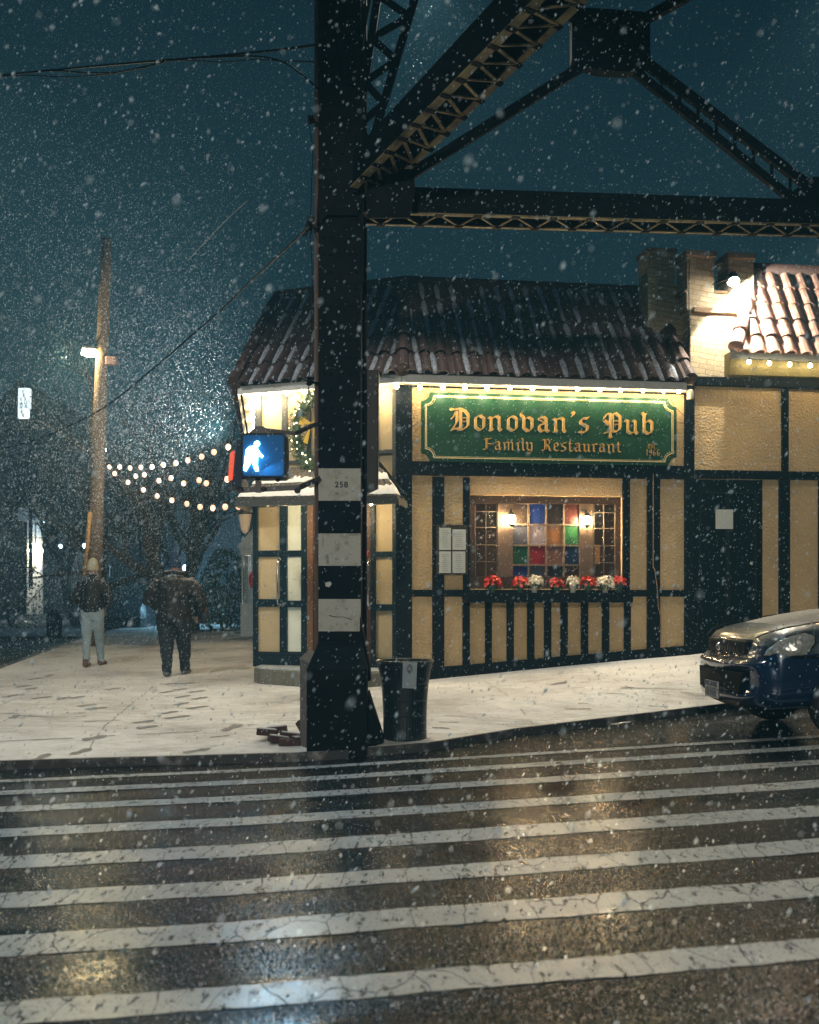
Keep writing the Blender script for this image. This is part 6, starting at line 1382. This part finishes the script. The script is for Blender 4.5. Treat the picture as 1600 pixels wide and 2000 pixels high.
# gabled white porch with iron gate
gp_ = thing('gated_porch', 'narrow white gabled porch with scrolled iron gate at the pub side', 'porch', (wx(482, 25), 25, .2)); Yg = 24; zg_ = .25
z = lambda py: CH + (HY - py) / F * Yg
mb = MB(); Wp = mat('white_porch', (.36, .43, .48), .6)
mb.box(wx(470, Yg), wx(520, Yg), Yg, Yg + .3, zg_, z(1178)); mb.box(wx(472, Yg), wx(475, Yg), Yg, Yg + .3, z(1178), z(1085)); mb.box(wx(490, Yg), wx(494, Yg), Yg, Yg + .3, z(1178), z(1085)); mb.box(wx(470, Yg), wx(520, Yg), Yg - .05, Yg + .3, z(1085), z(1070)); mb.build('frame', Wp, gp_)
mb = MB(); mb.prism([Vector((wx(462, Yg), Yg - .1, z(1070))), Vector((wx(530, Yg), Yg - .1, z(1070))), Vector((wx(496, Yg), Yg - .1, z(1032)))], Vector((0, .6, 0))); mb.build('gable', Wp, gp_)
mb = MB()
for x in (477, 480, 483, 486, 489): mb.beam(Vector((wx(x, Yg), Yg + .1, z(1178))), Vector((wx(x, Yg), Yg + .1, z(1086))), .02, .02)
mb.beam(Vector((wx(474, Yg), Yg + .1, z(1131))), Vector((wx(491, Yg), Yg + .1, z(1131))), .02, .02); mb.build('gate_bars', Wp, gp_)
mb = MB(); mb.box(wx(473, Yg), wx(493, Yg), Yg + .9, Yg + 1, zg_, z(1084)); mb.build('inner_wall', BB, gp_)
lamp('porch_light', 'POINT', at(484, 1100, Yg + .6), 6, (1, .85, .7), .05)
mb = MB(); mb.lathe(at(492.5, 1133, 23.4), [(.02, -.18), (.07, -.08), (.08, .05), (.05, .16), (.01, .2)], 10, ); tagp(mb.build('red_ribbon', mat('ribbon_red', (.5, .02, .02), .5), smooth=True), 'red ribbon decoration at the pub corner beside the porch gate', 'ribbon')
# illuminated church sign
cs_ = thing('church_sign', 'glowing white vertical church sign with two columns of black letters', 'sign', at(46, 787, 40)); Yc = 40
mb = MB(); mb.prism([at(36, 758, Yc), at(57, 758, Yc), at(56, 816, Yc), at(35, 816, Yc)], Vector((0, .25, 0))); mb.build('lit_face', E_SIGN, cs_)
for ch, x, y in (('J', 45, 764), ('E', 47, 772), ('S', 49.5, 779), ('U', 50, 786.5), ('S', 51, 794), ('S', 41, 780), ('A', 42, 788.5), ('V', 42, 796), ('E', 42.5, 804.5), ('S', 45, 812)): text('letter', ch, at(x, y, Yc - .01), .17, INK, cs_, bold=.006)
mb = MB(); mb.tube([at(60, 800, Yc + .2), at(60, 1150, Yc + .2)], .08, 8); mb.tube([at(60, 775, Yc + .1), at(50, 775, Yc + .1)], .04, 6); mb.build('post', BLACK, cs_)
# bollard, banner, dim parked car with tail lamp
bo = thing('bollard', 'small domed dark bollard on the snowy lawn', 'bollard', (wx(106, 33), 33, .1)); mb = MB(); mb.lathe(Vector((wx(106, 33), 33, .1)), [(.25, 0), (.25, .65), (.2, .85), (.08, .95)], 12); mb.build('post', BLACK, bo, smooth=True)
mb = MB(); mb.prism([at(193, 1102, 30), at(214, 1102, 30), at(214, 1128, 30), at(193, 1126, 30)], Vector((0, .05, 0))); tagp(mb.build('banner', mat('teal_banner', (.10, .2, .2), .6)), 'pale teal banner showing over the slim walker\'s shoulder', 'banner')
c2 = thing('parked_car', 'distant dark parked car with one red tail lamp', 'car', (wx(255, 34), 34, .1)); q = Vector((wx(262, 34), 34, -.05))
mb = MB(); mb.ring_loft([[q + Vector((x, y * 2.1, z)) for x, z in ((-w_, .3), (w_, .3), (w_ * 1.02, .8), (w_ * .8, h), (-w_ * .8, h), (-w_ * 1.02, .8))] for y, w_, h in ((-1, .75, .85), (-.85, .85, 1.1), (-.6, .85, 1.5), (.2, .85, 1.5), (.5, .85, 1.0), (1, .8, .9))]); bb_ = mb.build('body', mat('far_car_paint', (.010, .014, .018), .3), c2, smooth=False)
mb = MB(); mb.box(q.x - .75, q.x - .5, q.y - 2.14, q.y - 2.05, .78, .9); mb.build('tail_lamp', E_TAIL, c2)
for x in (-.75, .75):
    for y in (-1.3, 1.3): mb = MB(); mb.lathe(q + Vector((x, y, .33)), [(.2, -.1), (.33, -.1), (.33, .1), (.2, .1)], 14, Matrix.Rotation(math.radians(90), 4, 'Y')); mb.build('wheel', RUBBER, c2)

# ------------------------------------------------------------------ falling snow
def snowfall(name, n, ymin, ymax, rmin, rmax, seed, region=None, dense=None):
    rs_ = np.random.RandomState(seed)
    Y = ymin + (ymax - ymin) * rs_.rand(n * 2) ** (1 / 2.6) if region is None else None
    if region is None:
        U = rs_.rand(n * 2) * 1.04 - .52; V_ = rs_.rand(n * 2); X = Y * U * .8; Z = CH + Y * (-.43 + V_ * 1.04)
    else:
        c, sg = region; P = rs_.randn(n * 2, 3) * np.array(sg) + np.array(c); X, Y, Z = P.T
    keep = Z > .15
    wall = (Y > 13.5 + .135 * X) & (X > -2.7) & (Z < 6.3); keep &= ~wall
    keep &= ~((abs(X + .65) < .45) & (abs(Y - 9.1) < .4))
    idx = np.where(keep)[0][:n]; X, Y, Z = X[idx], Y[idx], Z[idx]; m_ = len(idx)
    r = rmin + (rmax - rmin) * rs_.rand(m_) ** 2.2
    base = np.array([(1, 0, 0), (-.5, .87, 0), (-.5, -.87, 0), (0, 0, 1.0), (0, 0, -1.0)])
    st = 1.15 + 1.0 * rs_.rand(m_)
    V3 = base[None] * r[:, None, None]; V3[:, :, 2] *= st[:, None]
    V3[:, :, 0] += V3[:, :, 2] * (.38 + .25 * rs_.randn(m_))[:, None]
    V3 += np.stack([X, Y, Z], 1)[:, None]
    Fc = np.array([(0, 1, 3), (1, 2, 3), (2, 0, 3), (1, 0, 4), (2, 1, 4), (0, 2, 4)])
    FF = (Fc[None] + 5 * np.arange(m_)[:, None, None]).reshape(-1, 3)
    me = bpy.data.meshes.new(name); me.vertices.add(m_ * 5); me.vertices.foreach_set('co', V3.reshape(-1)); me.loops.add(len(FF) * 3); me.loops.foreach_set('vertex_index', FF.reshape(-1))
    me.polygons.add(len(FF)); me.polygons.foreach_set('loop_start', np.arange(len(FF)) * 3); me.polygons.foreach_set('loop_total', np.full(len(FF), 3)); me.update(calc_edges=True); me.validate()
    me.materials.append(FLAKE); o = bpy.data.objects.new(name, me); COL.objects.link(o); tagp(o, 'falling snowflakes filling the night air', 'snow', kind='stuff'); return o
FLAKE = mat('snowflake', (.72, .86, .96), .6)
t, b = nodes(FLAKE); tl = t.nodes.new('ShaderNodeBsdfTranslucent'); tl.inputs[0].default_value = (.72, .86, .96, 1); mx = t.nodes.new('ShaderNodeMixShader'); mx.inputs[0].default_value = .5
t.links.new(b.outputs[0], mx.inputs[1]); t.links.new(tl.outputs[0], mx.inputs[2]); t.links.new(mx.outputs[0], t.nodes['Material Output'].inputs[0])
snowfall('falling_snow', 90000, 1.2, 24, .0020, .0052, 1)
snowfall('falling_snow', 15000, 1, 2, .0045, .0095, 5, region=((-9.5, 27, 4.5), (5, 5, 3.2)))
snowfall('falling_snow', 1700, 1.6, 7, .0035, .0080, 8)
snowfall('falling_snow', 44000, 1, 2, .0030, .0068, 2, region=((-4.4, 17.5, 4.3), (1.9, 3.0, 2.3)))

# ------------------------------------------------------------------ haze of fine snow
mb = MB(); mb.box(-70, 70, -30, 90, -3, 22)
hz = mb.build('haze', None, None); tagp(hz, 'thin haze of fine snow and damp air', 'haze', kind='stuff')
hm_ = bpy.data.materials.new('haze_air'); hm_.use_nodes = True; t = hm_.node_tree; t.nodes.clear(); o_ = t.nodes.new('ShaderNodeOutputMaterial'); vp = t.nodes.new('ShaderNodeVolumePrincipled')
vp.inputs['Color'].default_value = (.28, .74, 1.0, 1); vp.inputs['Density'].default_value = .0040; t.links.new(vp.outputs[0], o_.inputs['Volume']); hz.data.materials.clear(); hz.data.materials.append(hm_)

# ------------------------------------------------------------------ wet grit and pale painted-in glints on the asphalt
def grit(name, n, seed, m, r0, r1, lab):
    rs_ = np.random.RandomState(seed); Y = 3.2 + 8.4 * rs_.rand(n) ** 1.15; X = (rs_.rand(n) * 1.0 - .5) * Y * .92
    kk = np.array([kerbY(x) - .03 for x in X]); keep = Y < kk; X, Y = X[keep], Y[keep]; m_ = len(X)
    Z = np.where(X > -1, .045 * X, -.045 + .028 * (X + 1)) + .002
    r = r0 + (r1 - r0) * rs_.rand(m_) ** 2; a = rs_.rand(m_) * 6.28
    V3 = np.zeros((m_, 5, 3))
    for k in range(4):
        V3[:, k, 0] = X + r * np.cos(a + k * 1.571) * (.8 + .5 * rs_.rand(m_)); V3[:, k, 1] = Y + r * np.sin(a + k * 1.571) * (.8 + .5 * rs_.rand(m_)); V3[:, k, 2] = Z
    V3[:, 4, 0] = X + r * .5 * (rs_.rand(m_) - .5); V3[:, 4, 1] = Y + r * .5 * (rs_.rand(m_) - .5); V3[:, 4, 2] = Z + r * (.35 + .7 * rs_.rand(m_))
    Fc = np.array([(0, 1, 4), (1, 2, 4), (2, 3, 4), (3, 0, 4)]); FF = (Fc[None] + 5 * np.arange(m_)[:, None, None]).reshape(-1, 3)
    me = bpy.data.meshes.new(name); me.vertices.add(m_ * 5); me.vertices.foreach_set('co', V3.reshape(-1)); me.loops.add(len(FF) * 3); me.loops.foreach_set('vertex_index', FF.reshape(-1))
    me.polygons.add(len(FF)); me.polygons.foreach_set('loop_start', np.arange(len(FF)) * 3); me.polygons.foreach_set('loop_total', np.full(len(FF), 3)); me.update(calc_edges=True)
    me.materials.append(m); o = bpy.data.objects.new(name, me); COL.objects.link(o); tagp(o, lab, 'grit', kind='stuff')
grit('road_grit', 200000, 3, mat('wet_stone', (.010, .013, .016), .10, spec=.9), .0018, .0056, 'wet stone chips glinting on the asphalt')
grit('pale_glint_specks', 30000, 9, mat('glint_white', (.40, .56, .70), .3), .0010, .0028, 'pale specks on the asphalt in place of wet glints')  # sparkle of the wet road put in as pale-coloured specks
